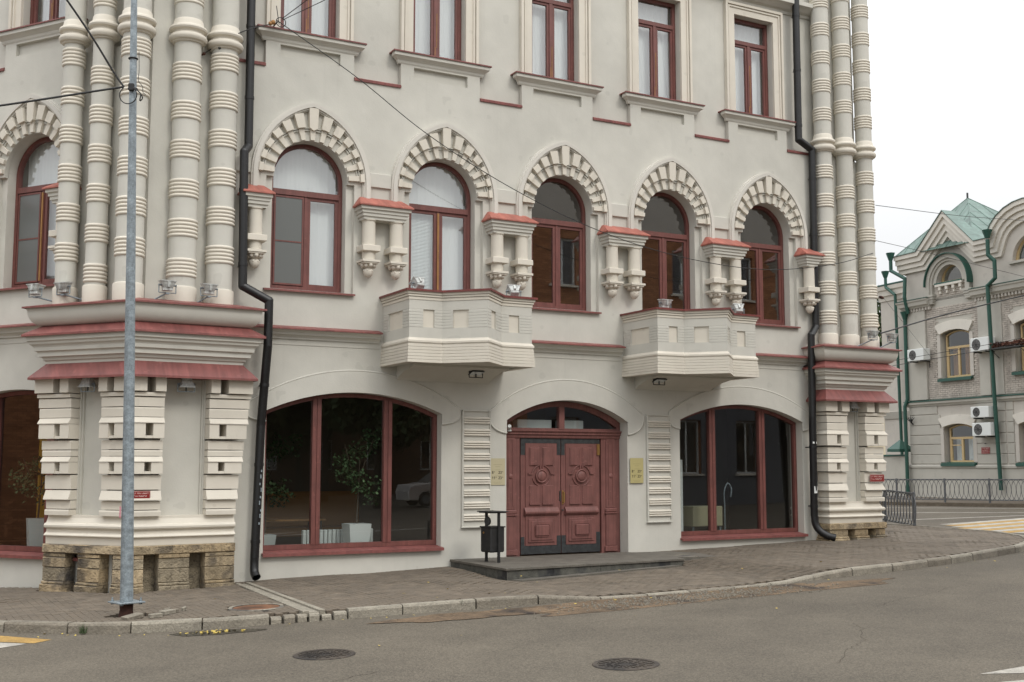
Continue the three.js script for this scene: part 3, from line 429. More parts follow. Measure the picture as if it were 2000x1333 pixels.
// ---------------------------------------------------------------- balconies
function balcony(c) {
  const plan = [[-1.28, 0], [-1.28, 1.25], [-0.62, 1.25], [0, 1.89], [0.62, 1.25], [1.28, 1.25], [1.28, 0]].map(([x, z]) => [x, z]);
  const b = mesh('balcony', [sweep(plan, rect(-0.14, -0.035, 4.05, 5.36)), sweep(plan, rect(-0.1, 0, 5.03, 5.205)), sweep(plan, rect(-0.1, 0, 4.50, 4.70))], M.greyTrim, bld); b.position.x = c;
  mesh('coping', sweep(plan, [[-0.2, 5.36], [0.06, 5.36], [0.075, 5.352], [0.085, 5.352], [0.085, 5.392], [-0.2, 5.405]]), M.redDark, b);
  mesh('cornice_moulding', [sweep(plan, rect(-0.1, 0.012, 5.205, 5.255)), sweep(plan, rect(-0.1, 0.03, 5.262, 5.30)), sweep(plan, rect(-0.1, 0.05, 5.307, 5.36))], M.trim, b);
  const L = planLen(plan), panels = [[0, 0.22, 0.76], [1, 0.42, 0.76], [2, 0.24, 0.58], [3, 0.24, 0.58], [4, 0.24, 0.58], [5, 0.24, 0.78]].map(([i, p, q]) => [L[i] + (L[i + 1] - L[i]) * p, L[i] + (L[i + 1] - L[i]) * q]);
  const cuts = [0.02, ...panels.flat(), L[L.length - 1] - 0.02];
  for (let i = 0; i < cuts.length; i += 2) { const sp = subPlan(plan, cuts[i], cuts[i + 1]), o = []; for (let k = 0; k < 6; k++) o.push(sweep(sp, [[-0.04, 4.702 + k * 0.0545], [0.004, 4.702 + k * 0.0545], [0.004, 4.745 + k * 0.0545], [-0.006, 4.756 + k * 0.0545], [-0.04, 4.756 + k * 0.0545]])); mesh('grooved_block', o, M.greyTrim, b); }
  for (const [p, q] of panels) mesh('panel', sweep(subPlan(plan, p - 0.01, q + 0.01), rect(-0.06, -0.03, 4.70, 5.03)), M.trim, b);
  mesh('lip_moulding', [sweep(plan, [[-0.1, 4.42], [0.035, 4.42], [0.035, 4.455], [0.02, 4.475], [0.0, 4.505], [-0.1, 4.505]]), sweep(plan, rect(-0.1, 0.02, 4.40, 4.42))], M.trim, b);
  for (let k = 0; k < 6; k++) mesh('slat', sweep(plan, [[-0.1, 4.052 + k * 0.058], [0.048 - k * 0.004, 4.052 + k * 0.058], [0.048 - k * 0.004, 4.098 + k * 0.058], [0.03 - k * 0.004, 4.108 + k * 0.058], [-0.1, 4.108 + k * 0.058]]), M.trim, b);
  const flr = (pl, y0, y1) => flat(new THREE.ExtrudeGeometry(poly(pl.map((p) => [p[0], -p[1]])), { depth: y1 - y0, bevelEnabled: false }).rotateX(-Math.PI / 2).translate(0, y0, 0));
  mesh('floor', flr(offsetPlan(plan, -0.05), 4.075, 4.3), M.greyTrim, b);
  mesh('bracket', [sweep([[-1.0, 0], [1.0, 0]], [[-0.05, 3.80], [0.02, 3.80], [0.10, 3.86], [0.45, 3.97], [0.85, 4.03], [0.85, 4.08], [-0.05, 4.08]])], M.wall, b);
  return b;
}
balcony(WC[1]); balcony(WC[3]);
// ---------------------------------------------------------------- corner towers
const colRings = {};
function ringBand(r) { // five stacked rings, 0.33 m tall
  if (colRings[r]) return colRings[r];
  const pts = [[r - 0.01, 0]]; for (let k = 0; k < 5; k++) { const y = k * 0.066; pts.push([r + 0.006, y + 0.003], [r + 0.021, y + 0.012], [r + 0.027, y + 0.031], [r + 0.021, y + 0.05], [r + 0.006, y + 0.061]); } pts.push([r - 0.01, 0.33]);
  return (colRings[r] = prep(lathe(pts, 28, 0.9)));
}
function column(x, z, r, phase, top = 14.2) {
  const c = mesh('column', [lathe([[r, 5.0], [r, 9.66]], 32), lathe([[r * 1.03, 10.05], [r * 1.03, top]], 32)], M.wall, bld); c.position.set(x, 0, z);
  mesh('column_base', lathe([[r + 0.03, 4.96], [r + 0.032, 5.24], [r + 0.022, 5.262], [r - 0.01, 5.275]], 32), M.trim, c);
  mesh('capital', lathe([[r - 0.01, 9.62], [r + 0.03, 9.635], [r + 0.035, 9.655], [r + 0.075, 9.67], [r + 0.095, 9.70], [r + 0.098, 9.735], [r + 0.08, 9.77], [r + 0.04, 9.79], [r + 0.03, 9.815], [r + 0.045, 9.84], [r + 0.085, 9.855], [r + 0.098, 9.885], [r + 0.085, 9.92], [r + 0.05, 9.94], [r + 0.03, 9.985], [r + 0.022, 10.04], [r + 0.0, 10.07]], 36, 0.6), M.trim, c);
  for (let v = phase - 0.70 * 6; v < 13.5; v += 0.70) { if (v < 5.3 || (v > 9.25 && v < 10.1)) continue; shared('ring_band', ringBand(r), M.trim, c, [0, v, 0]); }
}
// plan line of the base front, left to right, then piers as ranges of arc length along it
function stoneBlocks(parent, plan, ranges, courses, d0, r) {
  for (const [a, b] of ranges) for (const [y0, y1, out] of courses) {
    const L = planLen(plan); let s = a;
    while (s < b - 0.02) { let e = Math.min(b, s + 0.42 + r() * 0.5); if (b - e < 0.2) e = b; const j = (r() - 0.5) * 0.016; mesh('stone', sweep(subPlan(plan, s + 0.003, e - 0.003), [[d0 - 0.16, y0], [out + j - 0.012, y0 + 0.002], [out + j, y0 + 0.012], [out + j, y1 - 0.014], [out + j - 0.012, y1 - 0.003], [d0 - 0.16, y1 - 0.003]]), M.stone[Math.floor(r() * 4)], parent); s = e; }
  }
}
function tower(plan, ranges, holes, baseRanges, gapGround, seed, endFlare, returns = true) {
  const r = rng(seed), L = planLen(plan), len = L[L.length - 1];
  const ends = (a, b, f) => [a <= 0.001 + endFlare[2] ? a - f * endFlare[0] : a, b >= len - endFlare[3] - 0.001 ? b + f * endFlare[1] : b];
  // rubble stone plinth
  const pl = mesh('stone_plinth', sweep(plan, rect(-0.6, -0.30, -0.3, 0.72)), M.stone[3], bld);
  stoneBlocks(pl, plan, baseRanges, [[gapGround - 0.2, gapGround + 0.09, 0.05], [gapGround + 0.09, gapGround + 0.14, 0.025], [gapGround + 0.14, gapGround + 0.37, -0.01], [gapGround + 0.37, gapGround + 0.54, -0.005], [gapGround + 0.54, 0.712, 0.0]].filter((c) => c[1] > c[0] && c[0] < 0.70).map((c) => [c[0], Math.min(c[1], 0.712), c[2]]), -0.08, r);
  let s = 0; while (s < len - 0.05) { let e = Math.min(len, s + 0.5 + r() * 0.5); if (len - e < 0.25) e = len; mesh('capstone', sweep(subPlan(plan, s + 0.002, e - 0.002), [[-0.4, 0.714], [0.005, 0.714], [0.018, 0.726], [0.018, 0.846], [0.004, 0.858], [-0.4, 0.858]]), M.stone[Math.floor(r() * 3)], pl); s = e; }
  // plaster base mouldings and body
  mesh('tower_base', [sweep(plan, [[-0.5, 0.86], [-0.055, 0.86], [-0.05, 0.985], [0.0, 1.0], [0.0, 1.015], [-0.06, 1.06], [-0.065, 1.12], [-0.02, 1.125], [0.0, 1.145], [0.005, 1.175], [-0.015, 1.205], [-0.05, 1.215], [-0.09, 1.30], [-0.09, 1.345], [-0.5, 1.345]], 0.35)], M.trim, bld);
  mesh('tower_core', sweep(plan, rect(-0.62, -0.26, 1.33, 3.75)), M.wall, bld);
  // niche frames between the piers
  for (let i = 0; i < ranges.length - 1; i++) {
    const a = ranges[i][1], b = ranges[i + 1][0];
    mesh('niche_panel', [sweep(subPlan(plan, a, a + 0.055), rect(-0.28, -0.215, 1.345, 3.7)), sweep(subPlan(plan, b - 0.055, b), rect(-0.28, -0.215, 1.345, 3.7)), sweep(subPlan(plan, a, a + 0.028), rect(-0.28, -0.18, 1.345, 3.7)), sweep(subPlan(plan, b - 0.028, b), rect(-0.28, -0.18, 1.345, 3.7))], M.greyTrim, bld);
  }
  // piers of stepped courses, swelling outward as they rise
  const courses = [[1.345, 1.445, -0.005, 0], [1.452, 1.60, -0.045, 0], [1.605, 1.77, 0.0, 2], [1.785, 2.03, -0.035, 0], [2.045, 2.245, 0.03, 1], [2.245, 2.34, 0.03, 2], [2.345, 2.45, -0.005, 0], [2.457, 2.615, 0.0, 0], [2.64, 2.895, 0.065, 1], [2.895, 2.995, 0.065, 2], [3.0, 3.165, 0.025, 0], [3.172, 3.335, 0.03, 0], [3.345, 3.415, 0.06, 0], [3.425, 3.675, 0.115, 1]];
  ranges.forEach(([a, b], i) => {
    const pier = mesh('pier', sweep(subPlan(plan, a + 0.05, b - 0.05), rect(-0.32, -0.255, 1.34, 3.70)), M.trim, bld);
    for (const [y0, y1, d, kind] of courses) {
      const f = (y0 - 1.34) / 2.3, [p, q] = ends(a, b, f);
      const xp = p < 0 || q > len ? extendPlan(plan, Math.max(0, -p), Math.max(0, q - len)) : plan, sh = p < 0 ? -p : 0;
      const seg = (s0, s1, prof) => sweep(subPlan(xp, s0 + sh, s1 + sh), prof);
      if (kind === 2) mesh('course', seg(p, q, [[-0.3, y0], [d + 0.018, y0], [d + 0.018, y0 + 0.014], [d - 0.04, y1 - 0.004], [-0.3, y1 - 0.004]]), M.trim, pier);
      else if (kind === 0) mesh('course', seg(p, q, [[-0.3, y0], [d, y0], [d + 0.004, y1 - 0.03], [d - 0.004, y1 - 0.006], [-0.3, y1 - 0.006]]), M.trim, pier);
      else { const hs = holes.filter((x) => x > a && x < b), w = 0.05 + f * 0.025, cut = [p, ...hs.flatMap((x) => [x - w, x + w]), q]; for (let k = 0; k < cut.length; k += 2) mesh('course', seg(cut[k], cut[k + 1], [[-0.3, y0], [d, y0], [d + 0.003, y0 + 0.005], [d + 0.003, y1 - 0.005], [-0.3, y1 - 0.005]]), M.trim, pier); if (hs.length) y0 < 3.4 && mesh('course', seg(hs[0] - w - 0.01, hs[hs.length - 1] + w + 0.01, rect(-0.3, d - 0.01, y0, y0 + 0.045)), M.trim, pier); }
    }
  });
  // three red roofs with the mouldings between them
  const R = extendPlan(plan, 0.0, 0.0);
  const full = (e) => returns ? [wallEnd(plan, 0, e), ...plan, wallEnd(plan, 1, e)] : plan;
  const P = full(0.7);
  mesh('tower_roof', sweep(P, [[-0.3, 3.665], [0.235, 3.665], [0.24, 3.652], [0.255, 3.652], [0.255, 3.69], [0.04, 3.945], [-0.3, 3.945]]), M.redMetal, bld);
  mesh('tower_cornice', sweep(P, [[-0.4, 3.93], [0.05, 3.93], [0.055, 3.975], [0.085, 3.995], [0.095, 4.03], [0.10, 4.045], [0.15, 4.055], [0.152, 4.125], [0.165, 4.14], [0.195, 4.15], [0.20, 4.21], [0.215, 4.235], [0.25, 4.265], [0.26, 4.30], [0.29, 4.32], [0.29, 4.405], [-0.4, 4.405]]), M.greyTrim, bld);
  mesh('tower_roof', sweep(P, [[-0.3, 4.408], [0.33, 4.408], [0.335, 4.395], [0.35, 4.395], [0.35, 4.43], [0.12, 4.585], [-0.3, 4.585]]), M.redMetal, bld);
  const bowl = [[-0.4, 4.57], [0.06, 4.57]]; for (let k = 0; k <= 8; k++) { const a = k / 8 * Math.PI / 2; bowl.push([0.10 + 0.19 * Math.sin(a), 4.845 - 0.26 * Math.cos(a)]); } bowl.push([0.30, 4.87], [0.30, 4.895], [-0.4, 4.895]);
  mesh('tower_cornice', sweep(P, bowl, 0.5), M.greyTrim, bld);
  mesh('tower_roof', sweep(P, [[-0.9, 4.898], [0.335, 4.898], [0.34, 4.885], [0.355, 4.885], [0.355, 4.915], [-0.05, 5.005], [-0.9, 5.01]]), M.redMetal, bld);
  mesh('tower_body', [sweep(full(0.6), rect(-0.85, -0.42, 4.99, 14.2))], M.wall, bld);
}
function extendPlan(plan, a, b) { const n = plan.length, d0 = Math.hypot(plan[0][0] - plan[1][0], plan[0][1] - plan[1][1]), d1 = Math.hypot(plan[n - 1][0] - plan[n - 2][0], plan[n - 1][1] - plan[n - 2][1]); const o = plan.map((p) => [...p]); o[0] = [plan[0][0] + (plan[0][0] - plan[1][0]) / d0 * a, plan[0][1] + (plan[0][1] - plan[1][1]) / d0 * a]; o[n - 1] = [plan[n - 1][0] + (plan[n - 1][0] - plan[n - 2][0]) / d1 * b, plan[n - 1][1] + (plan[n - 1][1] - plan[n - 2][1]) / d1 * b]; return o; }
function wallEnd(plan, end, e) { const n = plan.length, [p, q] = end ? [plan[n - 2], plan[n - 1]] : [plan[0], plan[1]], dx = q[0] - p[0], dz = q[1] - p[1], l = Math.hypot(dx, dz), nx = -dz / l, nz = dx / l, at = end ? q : p; return [at[0] - nx * e, at[1] - nz * e]; }
{ // left, two-sided corner tower
  const l = inF(FL, -1.87), e = FR.o, rr = inF(FR, 1.79), plan = [l, e, rr], c = 1.87;
  tower(plan, [[0, 0.53], [c - 0.68, c + 0.49], [c + 1.265, c + 1.79]], [0.27, c - 0.42, c + 0.24, c + 1.5], [[0, 0.49], [c - 1.11, c - 0.64], [c - 0.36, c + 0.23], [c + 0.48, c + 1.0], [c + 1.27, c + 1.79]], 0.10, 5, [0.24, 0.24, 0, 0]);
  const at = (f, u, z) => inF(f, u, z);
  column(...at(FL, -1.665, -0.06), 0.176, 9.22); column(...at(FL, -1.02, -0.08), 0.176, 8.81);
  column(e[0] - 0.115, e[1] - 0.30, 0.228, 9.22); column(...at(FR, 0.80, -0.27), 0.235, 8.93); column(...at(FR, 1.475, -0.27), 0.23, 9.22);
}
{ // right tower: front and the short side that faces along the street
  const plan = [[8.05, -0.9], [8.05, 0.40], [9.81, 0.40], [9.81, -1.6]], c = 1.30;
  tower(plan, [[0.92, c + 0.60], [c + 1.16, c + 1.76 + 0.5]], [c + 0.30, c + 1.47], [[0.85, c + 0.56], [c + 0.78, c + 1.20], [c + 1.44, c + 2.2]], 0.42, 9, [0, 0, 0, 0], false);
  column(8.42, 0.13, 0.198, 8.98); column(9.10, 0.13, 0.198, 9.26); column(9.76, 0.13, 0.19, 8.98);
}
// ================================================================ ground: road sheet, pavement, kerb
const groundAt = (o) => { o.position.copy(toW(0, 0, 0)); o.rotation.y = TURN; return o; };
{
  const nx = 120, nz = 120, g = new THREE.PlaneGeometry(360, 360, nx, nz).rotateX(-Math.PI / 2); g.translate(20, 0.025, 0);
  const p = g.attributes.position;
  // finer cells near the picture
  for (let i = 0; i < p.count; i++) { const w = (t, c) => c + Math.sign(t - c) * Math.pow(Math.abs(t - c) / 180, 2.2) * 180; p.setX(i, w(p.getX(i) - 20, 0) + 0); p.setZ(i, w(p.getZ(i), 0) + 8); }
  tiltY(g); g.computeVertexNormals();
  const col = new Float32Array(p.count * 3); for (let i = 0; i < p.count; i++) { const v = 1 + (fbm(p.getX(i) * 0.35 + 50, p.getZ(i) * 0.35 + 50, 201, 4) - 0.5) * 0.35; col[i * 3] = v; col[i * 3 + 1] = v * 0.995; col[i * 3 + 2] = v * 0.985; }
  g.setAttribute('color', new THREE.BufferAttribute(col, 3));
  groundAt(structure(mesh('road', g, M.asphalt), 'worn grey asphalt road'));
}
const kerbLine = [[-15.6, -5.4], [-12.4, -0.9], [-10.6, 1.65], [-9.61, 3.01], [-9.17, 3.45], [-8.69, 3.93], [-8.12, 4.26], [-7.07, 4.55], [-5.98, 4.66], [-4.37, 4.80], [-2.86, 4.95], [-1.4, 5.14], [0.01, 5.27], [1.0, 5.34], [2.44, 5.27], [3.39, 5.20], [5.45, 5.02], [7.0, 4.75], [7.92, 4.55], [8.66, 4.335], [9.92, 4.0], [11.3, 3.3], [12.3, 2.3], [12.95, 1.0], [13.15, -0.4], [13.3, -2], [13.6, -14]];
const kL = planLen(kerbLine), kTot = kL[kL.length - 1];
const bump = (x, a, b, s) => { const f = (t) => { t = Math.max(0, Math.min(1, t)); return t * t * (3 - 2 * t); }; return f((x - a) / s) * f((b - x) / s); };
function kerbDist(u, z) { let m = 9; for (let i = 0; i < kerbLine.length - 1; i++) { const [a, b] = [kerbLine[i], kerbLine[i + 1]], dx = b[0] - a[0], dz = b[1] - a[1], t = Math.max(0, Math.min(1, ((u - a[0]) * dx + (z - a[1]) * dz) / (dx * dx + dz * dz))); m = Math.min(m, Math.hypot(u - a[0] - dx * t, z - a[1] - dz * t)); } return m; }
const drop = (u, z) => { const t = Math.max(0, Math.min(1, (z - 0.5) / 1.6)); return -0.095 * bump(u, -2.6, 3.9, 1.7) * t * t * (3 - 2 * t); };   // the paving falls towards the lowered kerb
const foot = [[-15.6, -9], [-8.25, -1.0], [-8.72, -0.95], [-7.47, 0.62], [-5.66, 0.47], [-5.66, 0.0], [8.05, 0.0], [8.05, 0.46], [9.88, 0.46], [9.75, -14]];
const inside = (pts, x, z) => { let c = false; for (let i = 0, j = pts.length - 1; i < pts.length; j = i++) if ((pts[i][1] > z) !== (pts[j][1] > z) && x < (pts[j][0] - pts[i][0]) * (z - pts[i][1]) / (pts[j][1] - pts[i][1]) + pts[i][0]) c = !c; return c; };
const innerKerb = offsetPlan(kerbLine, -0.15), walk = [...innerKerb, [9.75, -14], ...[...foot].reverse()];
const hole = [[-8.32, 3.30], [-8.02, 3.62], [-7.72, 3.72], [-7.50, 3.50], [-7.58, 3.18], [-8.05, 3.08]];
const gutter = [[-5.62, 0.25], [-5.36, 0.25], [-5.52, 4.6], [-5.85, 4.6]];
{ const g = tiltY(new THREE.ShapeGeometry(poly(hole.map(([x, z]) => [x, -z]))).rotateX(-Math.PI / 2).translate(0, 0.10, 0)); groundAt(structure(mesh('soil_hole', g, M.soil))); }
const manSide = [-6.25, 3.69, 0.40];
{
  const pav = structure(groundAt(new THREE.Group())); pav.name = 'pavement'; scene.add(pav);
  const s = poly(walk.map(([x, z]) => [x, -z])), bedG = flat(new THREE.ExtrudeGeometry(s, { depth: 0.3, bevelEnabled: false }).rotateX(-Math.PI / 2).translate(0, -0.268, 0));
  mesh('bedding', tiltY(bedG), M.bed, pav);
  const r = rng(77), list = [], bw = 0.1, bl = 0.2;
  for (let i = -170; i < 150; i++) for (let j = -30; j < 32; j++) {
    const u = i * bw + 0.05, z = j * bl + ((i & 1) ? 0.1 : 0);
    if (u < -12.5 || z < -4.5 || !inside(walk, u, z) || inside(hole, u, z) || inside(gutter, u, z)) continue;
    if (Math.hypot(u - manSide[0], z - manSide[1]) < manSide[2] + 0.03) continue;
    if (kerbDist(u, z) < 0.20) continue;
    if (u > -1.36 && u < 2.72 && z < 2.05) continue;
    const w = toW(u, 0, z); list.push([u, z, Math.hypot(w.x, w.z), w.x / -w.z]);
  }
  const put1 = (u, z) => 0.155 + GR * (u + 5.16) + drop(u, z) + (vnoise(u * 1.3, z * 1.3, 301) - 0.5) * 0.022 + (r() - 0.5) * 0.0025;
  list.sort((a, b) => (Math.abs(a[3]) > 0.445) - (Math.abs(b[3]) > 0.445) || a[2] - b[2]);
  const unit = prep(cbox(-0.0487, 0.0487, -0.07, 0, -0.0987, 0.0987, 0.004));
  const pos = [], nor = [], col = [], uvs = [], up = unit.attributes.position, un = unit.attributes.normal;
  const simple = prep(box(-0.0487, 0.0487, -0.03, 0, -0.0987, 0.0987)), sp = simple.attributes.position, sn = simple.attributes.normal;
  const tint = M.pavers.map((m) => m.color);
  list.forEach(([u, z], k) => {
    const y = put1(u, z), v = Math.floor(r() * 4), tx = (r() - 0.5) * 0.008;
    if (k < 300) { const m = shared('paver', unit, M.pavers[v], pav, [u, y, z]); m.rotation.set((r() - 0.5) * 0.014, 0, Math.atan(GR) + tx); return; }
    const c = tint[v], br = 0.95 + r() * 0.1, rot = GR + tx * 0.6;
    for (let i = 0; i < sp.count; i++) { const X = sp.getX(i), Y = sp.getY(i), Z = sp.getZ(i); if (sn.getY(i) < -0.5) continue; pos.push(u + X, y + Y + X * rot, z + Z); nor.push(sn.getX(i), sn.getY(i), sn.getZ(i)); col.push(c.r * br, c.g * br, c.b * br); uvs.push(u + X, z + Z + (sn.getY(i) > 0.5 ? 0 : Y)); }
  });
  const g = new THREE.BufferGeometry(); g.setAttribute('position', new THREE.Float32BufferAttribute(pos, 3)); g.setAttribute('normal', new THREE.Float32BufferAttribute(nor, 3)); g.setAttribute('color', new THREE.Float32BufferAttribute(col, 3)); g.setAttribute('uv', new THREE.Float32BufferAttribute(uvs, 2));
  const m = shared('paver_field', g, M.paverStuff, pav); m.userData.kind = 'stuff';
  // drainage channel from the left downpipe to the kerb
  const strip = (a, b) => { const [p, q] = [[gutter[0], gutter[3]], [gutter[1], gutter[2]]], L = (t, k) => [p[k][0] + (q[k][0] - p[k][0]) * t, p[k][1] + (q[k][1] - p[k][1]) * t]; return [L(a, 0), L(b, 0), L(b, 1), L(a, 1)]; };
  for (const [a, b, h] of [[0, 0.26, 0.012], [0.28, 0.72, -0.012], [0.74, 1, 0.012]]) mesh('channel_strip', tiltY(flat(new THREE.ExtrudeGeometry(poly(strip(a, b).map(([x, z]) => [x, -z])), { depth: 0.08, bevelEnabled: false }).rotateX(-Math.PI / 2).translate(0, 0.075 + h, 0))), M.kerb[2], pav);
}
function lowered(g) { const p = g.attributes.position; for (let i = 0; i < p.count; i++) if (p.getY(i) > 0.05) p.setY(i, p.getY(i) - 0.115 * bump(p.getX(i), -2.6, 3.9, 1.7)); g.computeVertexNormals(); return g; }
{ // kerb stones
  const k = structure(groundAt(new THREE.Group())); k.name = 'kerb'; scene.add(k);
  const r = rng(13); let s = kL[2];
  while (s < kTot - 6) {
    const mid0 = planAt(kerbLine, kL, s), len = mid0[0] > -6.4 && mid0[0] < -5.4 ? 0.16 + r() * 0.08 : 0.75 + r() * 0.4, e = Math.min(kTot, s + len), c = planAt(kerbLine, kL, (s + e) / 2), low = bump(c[0], -1.7, 2.4, 1.1), h = 0.165 + (r() - 0.5) * 0.012, broken = len < 0.3;
    const gap = broken ? 0.02 : 0.006 + r() * 0.012, o = (r() - 0.5) * 0.014, dy = broken ? -0.03 - r() * 0.03 : 0;
    mesh('kerb_stone', tiltY(lowered(sweep(subPlan(kerbLine, s + gap, e - gap), [[-0.15 + o, -0.2], [o, -0.2], [o - 0.004, h - 0.035 + dy], [o - 0.02, h - 0.008 + dy], [o - 0.035, h + dy], [o - 0.14, h + dy + 0.002], [-0.15 + o, h - 0.012 + dy]]))), M.kerb[Math.floor(r() * 3)], k);
    s = e;
  }
}
// dust and grit along the lowered kerb, a puddle, fallen leaves
function patch(name, cx, cz, rx, rz, rot, mat, h, seed, n = 60, rough = 0.35) {
  const pts = []; for (let i = 0; i < n; i++) { const a = i / n * 6.283, k = 1 - rough + rough * 2 * fbm(Math.cos(a) * 2 + 9, Math.sin(a) * 2 + 9, seed, 4); const x = Math.cos(a) * rx * k, z = Math.sin(a) * rz * k; pts.push([cx + x * Math.cos(rot) - z * Math.sin(rot), cz + x * Math.sin(rot) + z * Math.cos(rot)]); }
  return groundAt(structure(mesh(name, tiltY(new THREE.ShapeGeometry(poly(pts.map(([x, z]) => [x, -z]))).rotateX(-Math.PI / 2).translate(0, 0.025 + h, 0)), mat)));
}
patch('road_dust', 0.2, 5.75, 3.6, 0.62, 0.02, M.dust, 0.004, 401, 90, 0.5);
patch('road_dust', -3.4, 5.5, 1.5, 0.42, 0.07, M.dust, 0.0085, 405, 70, 0.55);
for (const [pts, sd] of [[[[-2.2, 11.2], [-1.4, 10.6], [-0.9, 10.3], [-0.2, 9.6], [0.1, 9.0]], 1], [[[1.5, 8.2], [2.2, 7.9], [3.1, 7.7], [4.2, 7.2]], 2], [[[-7.6, 9.6], [-7.0, 9.0], [-6.3, 8.7]], 3], [[[-3.2, 7.0], [-1.8, 7.2], [0.3, 7.1]], 4]]) { const o = [], r = rng(sd), full = []; for (let i = 0; i < pts.length - 1; i++) for (let k = 0; k < 8; k++) { const t = k / 8; full.push([pts[i][0] + (pts[i + 1][0] - pts[i][0]) * t + (r() - 0.5) * 0.07, pts[i][1] + (pts[i + 1][1] - pts[i][1]) * t + (r() - 0.5) * 0.07]); } const w = full.map((p, i) => [p[0] + 0.002 + r() * 0.004, p[1] + 0.002 + r() * 0.005]); groundAt(structure(mesh('road_crack', tiltY(new THREE.ShapeGeometry(poly([...full, ...w.reverse()].map(([x, z]) => [x, -z]))).rotateX(-Math.PI / 2).translate(0, 0.029, 0)), M.soil))); }
M.water = phy({ color: L3(0.012, 0.011, 0.009), roughness: 0.06, ior: 1.33 });
patch('puddle', -7.15, 4.88, 0.62, 0.2, 0.22, M.water, 0.005, 407, 60, 0.3);
function scatter(name, n, geo, mat, seed, spot, label, category) {
  const im = new THREE.InstancedMesh(geo, mat, n), r = rng(seed), q = new THREE.Object3D();
  for (let i = 0; i < n; i++) { const [u, y, z, s] = spot(r); q.position.set(u, y, z); q.rotation.set((r() - 0.5) * 0.7, r() * 6.28, (r() - 0.5) * 0.7); q.scale.setScalar(s); q.updateMatrix(); im.setMatrixAt(i, q.matrix); }
  im.name = name; im.castShadow = im.receiveShadow = true; im.userData = { kind: 'stuff', label, category }; groundAt(im); scene.add(im);
}
const gauss = (r) => (r() + r() + r() - 1.5) / 1.5;
scatter('gravel', 1500, prep(new THREE.IcosahedronGeometry(0.016, 0)), M.kerb[1], 91, (r) => { const u = 0 + gauss(r) * 3.4, z = 5.8 + 0.02 * u + gauss(r) * 0.75; return [u, roadY(u) + 0.006, z, 0.35 + r() * r() * 1.6]; }, 'loose grit swept against the lowered kerb', 'gravel');
{
  const leaf = prep(new THREE.ShapeGeometry(poly([[0, -0.03], [0.014, -0.012], [0.017, 0.008], [0, 0.032], [-0.017, 0.008], [-0.014, -0.012]])).rotateX(-Math.PI / 2));
  scatter('fallen_leaves', 140, leaf, M.leafYellow, 93, (r) => {
    const t = r(); let u, z; if (t < 0.35) { u = -7.15 + gauss(r) * 0.7; z = 4.82 + 0.2 * (u + 7.15) + gauss(r) * 0.16; } else if (t < 0.75) { const s = kL[2] + r() * (kTot - 16); const p = planAt(kerbLine, kL, s); u = p[0] + gauss(r) * 0.1; z = p[1] + 0.08 + Math.abs(gauss(r)) * 0.5; } else if (t < 0.88) { u = -7 + r() * 13; z = 5 + r() * 7; } else { u = -7 + r() * 14; z = 2.2 + r() * 2.3; return [u, paveY(u) + 0.012, z, 0.6 + r() * 0.6]; }
    return [u, roadY(u) + 0.014, z, 0.45 + r() * 0.5]; }, 'small yellow leaves lying in the gutter and on the road', 'leaves');
}
{ // painted crossings
  const quadM = (name, pts, mat) => { const g = tiltY(new THREE.ShapeGeometry(poly(pts.map(([x, z]) => [x, -z]))).rotateX(-Math.PI / 2).translate(0, 0.029, 0)); const m = groundAt(structure(mesh(name, g, mat))); return m; };
  const uz = (x, z) => { const X = x, Zz = z + Z0; return [X * SA - Zz * CA, X * CA + Zz * SA]; };
  // right-hand crossing: stripes run away from the corner
  const d = [0.852, -0.523], n = [0.523, 0.852], o = [10.75, -31.45];
  for (let k = -3; k < 9; k++) { const w = 0.42, st = (a, b) => uz(o[0] + d[0] * a + n[0] * b, o[1] + d[1] * a + n[1] * b), s0 = k < 0 ? 1.5 - k * 0.3 : 0.35 + k * 0.12, b = k * w; quadM(k & 1 ? 'white_stripe' : 'yellow_stripe', [st(s0, b), st(14, b), st(14, b + w * 0.96), st(s0 + 0.1, b + w * 0.96)], k & 1 ? M.paintWhite : M.paintYellow); }
  quadM('yellow_stripe', [[-9.62, 3.42], [-9.10, 4.19], [-9.34, 4.37], [-12.5, 0.9], [-12.3, 0.55]].map((p) => p), M.paintYellow);
  quadM('white_stripe', [[-9.43, 4.34], [-9.52, 4.42], [-9.78, 4.52], [-12.9, 1.4], [-12.6, 1.0]], M.paintWhite);
  quadM('white_stripe', [[-1.44, 12.42], [-0.79, 12.40], [4, 12.1], [4, 12.42], [-0.9, 12.72]], M.paintWhite);
  quadM('white_stripe', [[-1.66, 12.80], [-0.95, 12.95], [0.5, 13.6], [-1.2, 13.8]], M.paintWhite);
  const line = (a, b, w) => { const dx = b[0] - a[0], dz = b[1] - a[1], l = Math.hypot(dx, dz), nx = -dz / l * w, nz = dx / l * w; return [[a[0] + nx, a[1] + nz], [b[0] + nx, b[1] + nz], [b[0] - nx, b[1] - nz], [a[0] - nx, a[1] - nz]]; };
  quadM('lane_line', line([16.2, -5.2], [21.3, -4.9].map((v, i) => v + [0.3, 1.2][i]), 0.09), M.paintWhite);
  quadM('lane_line', line([19.0, -8.2], [22.2, -4.3], 0.09), M.paintWhite);
  quadM('lane_line', line([21.0, -11], [24.0, -5.9], 0.08), M.paintWhite);
}
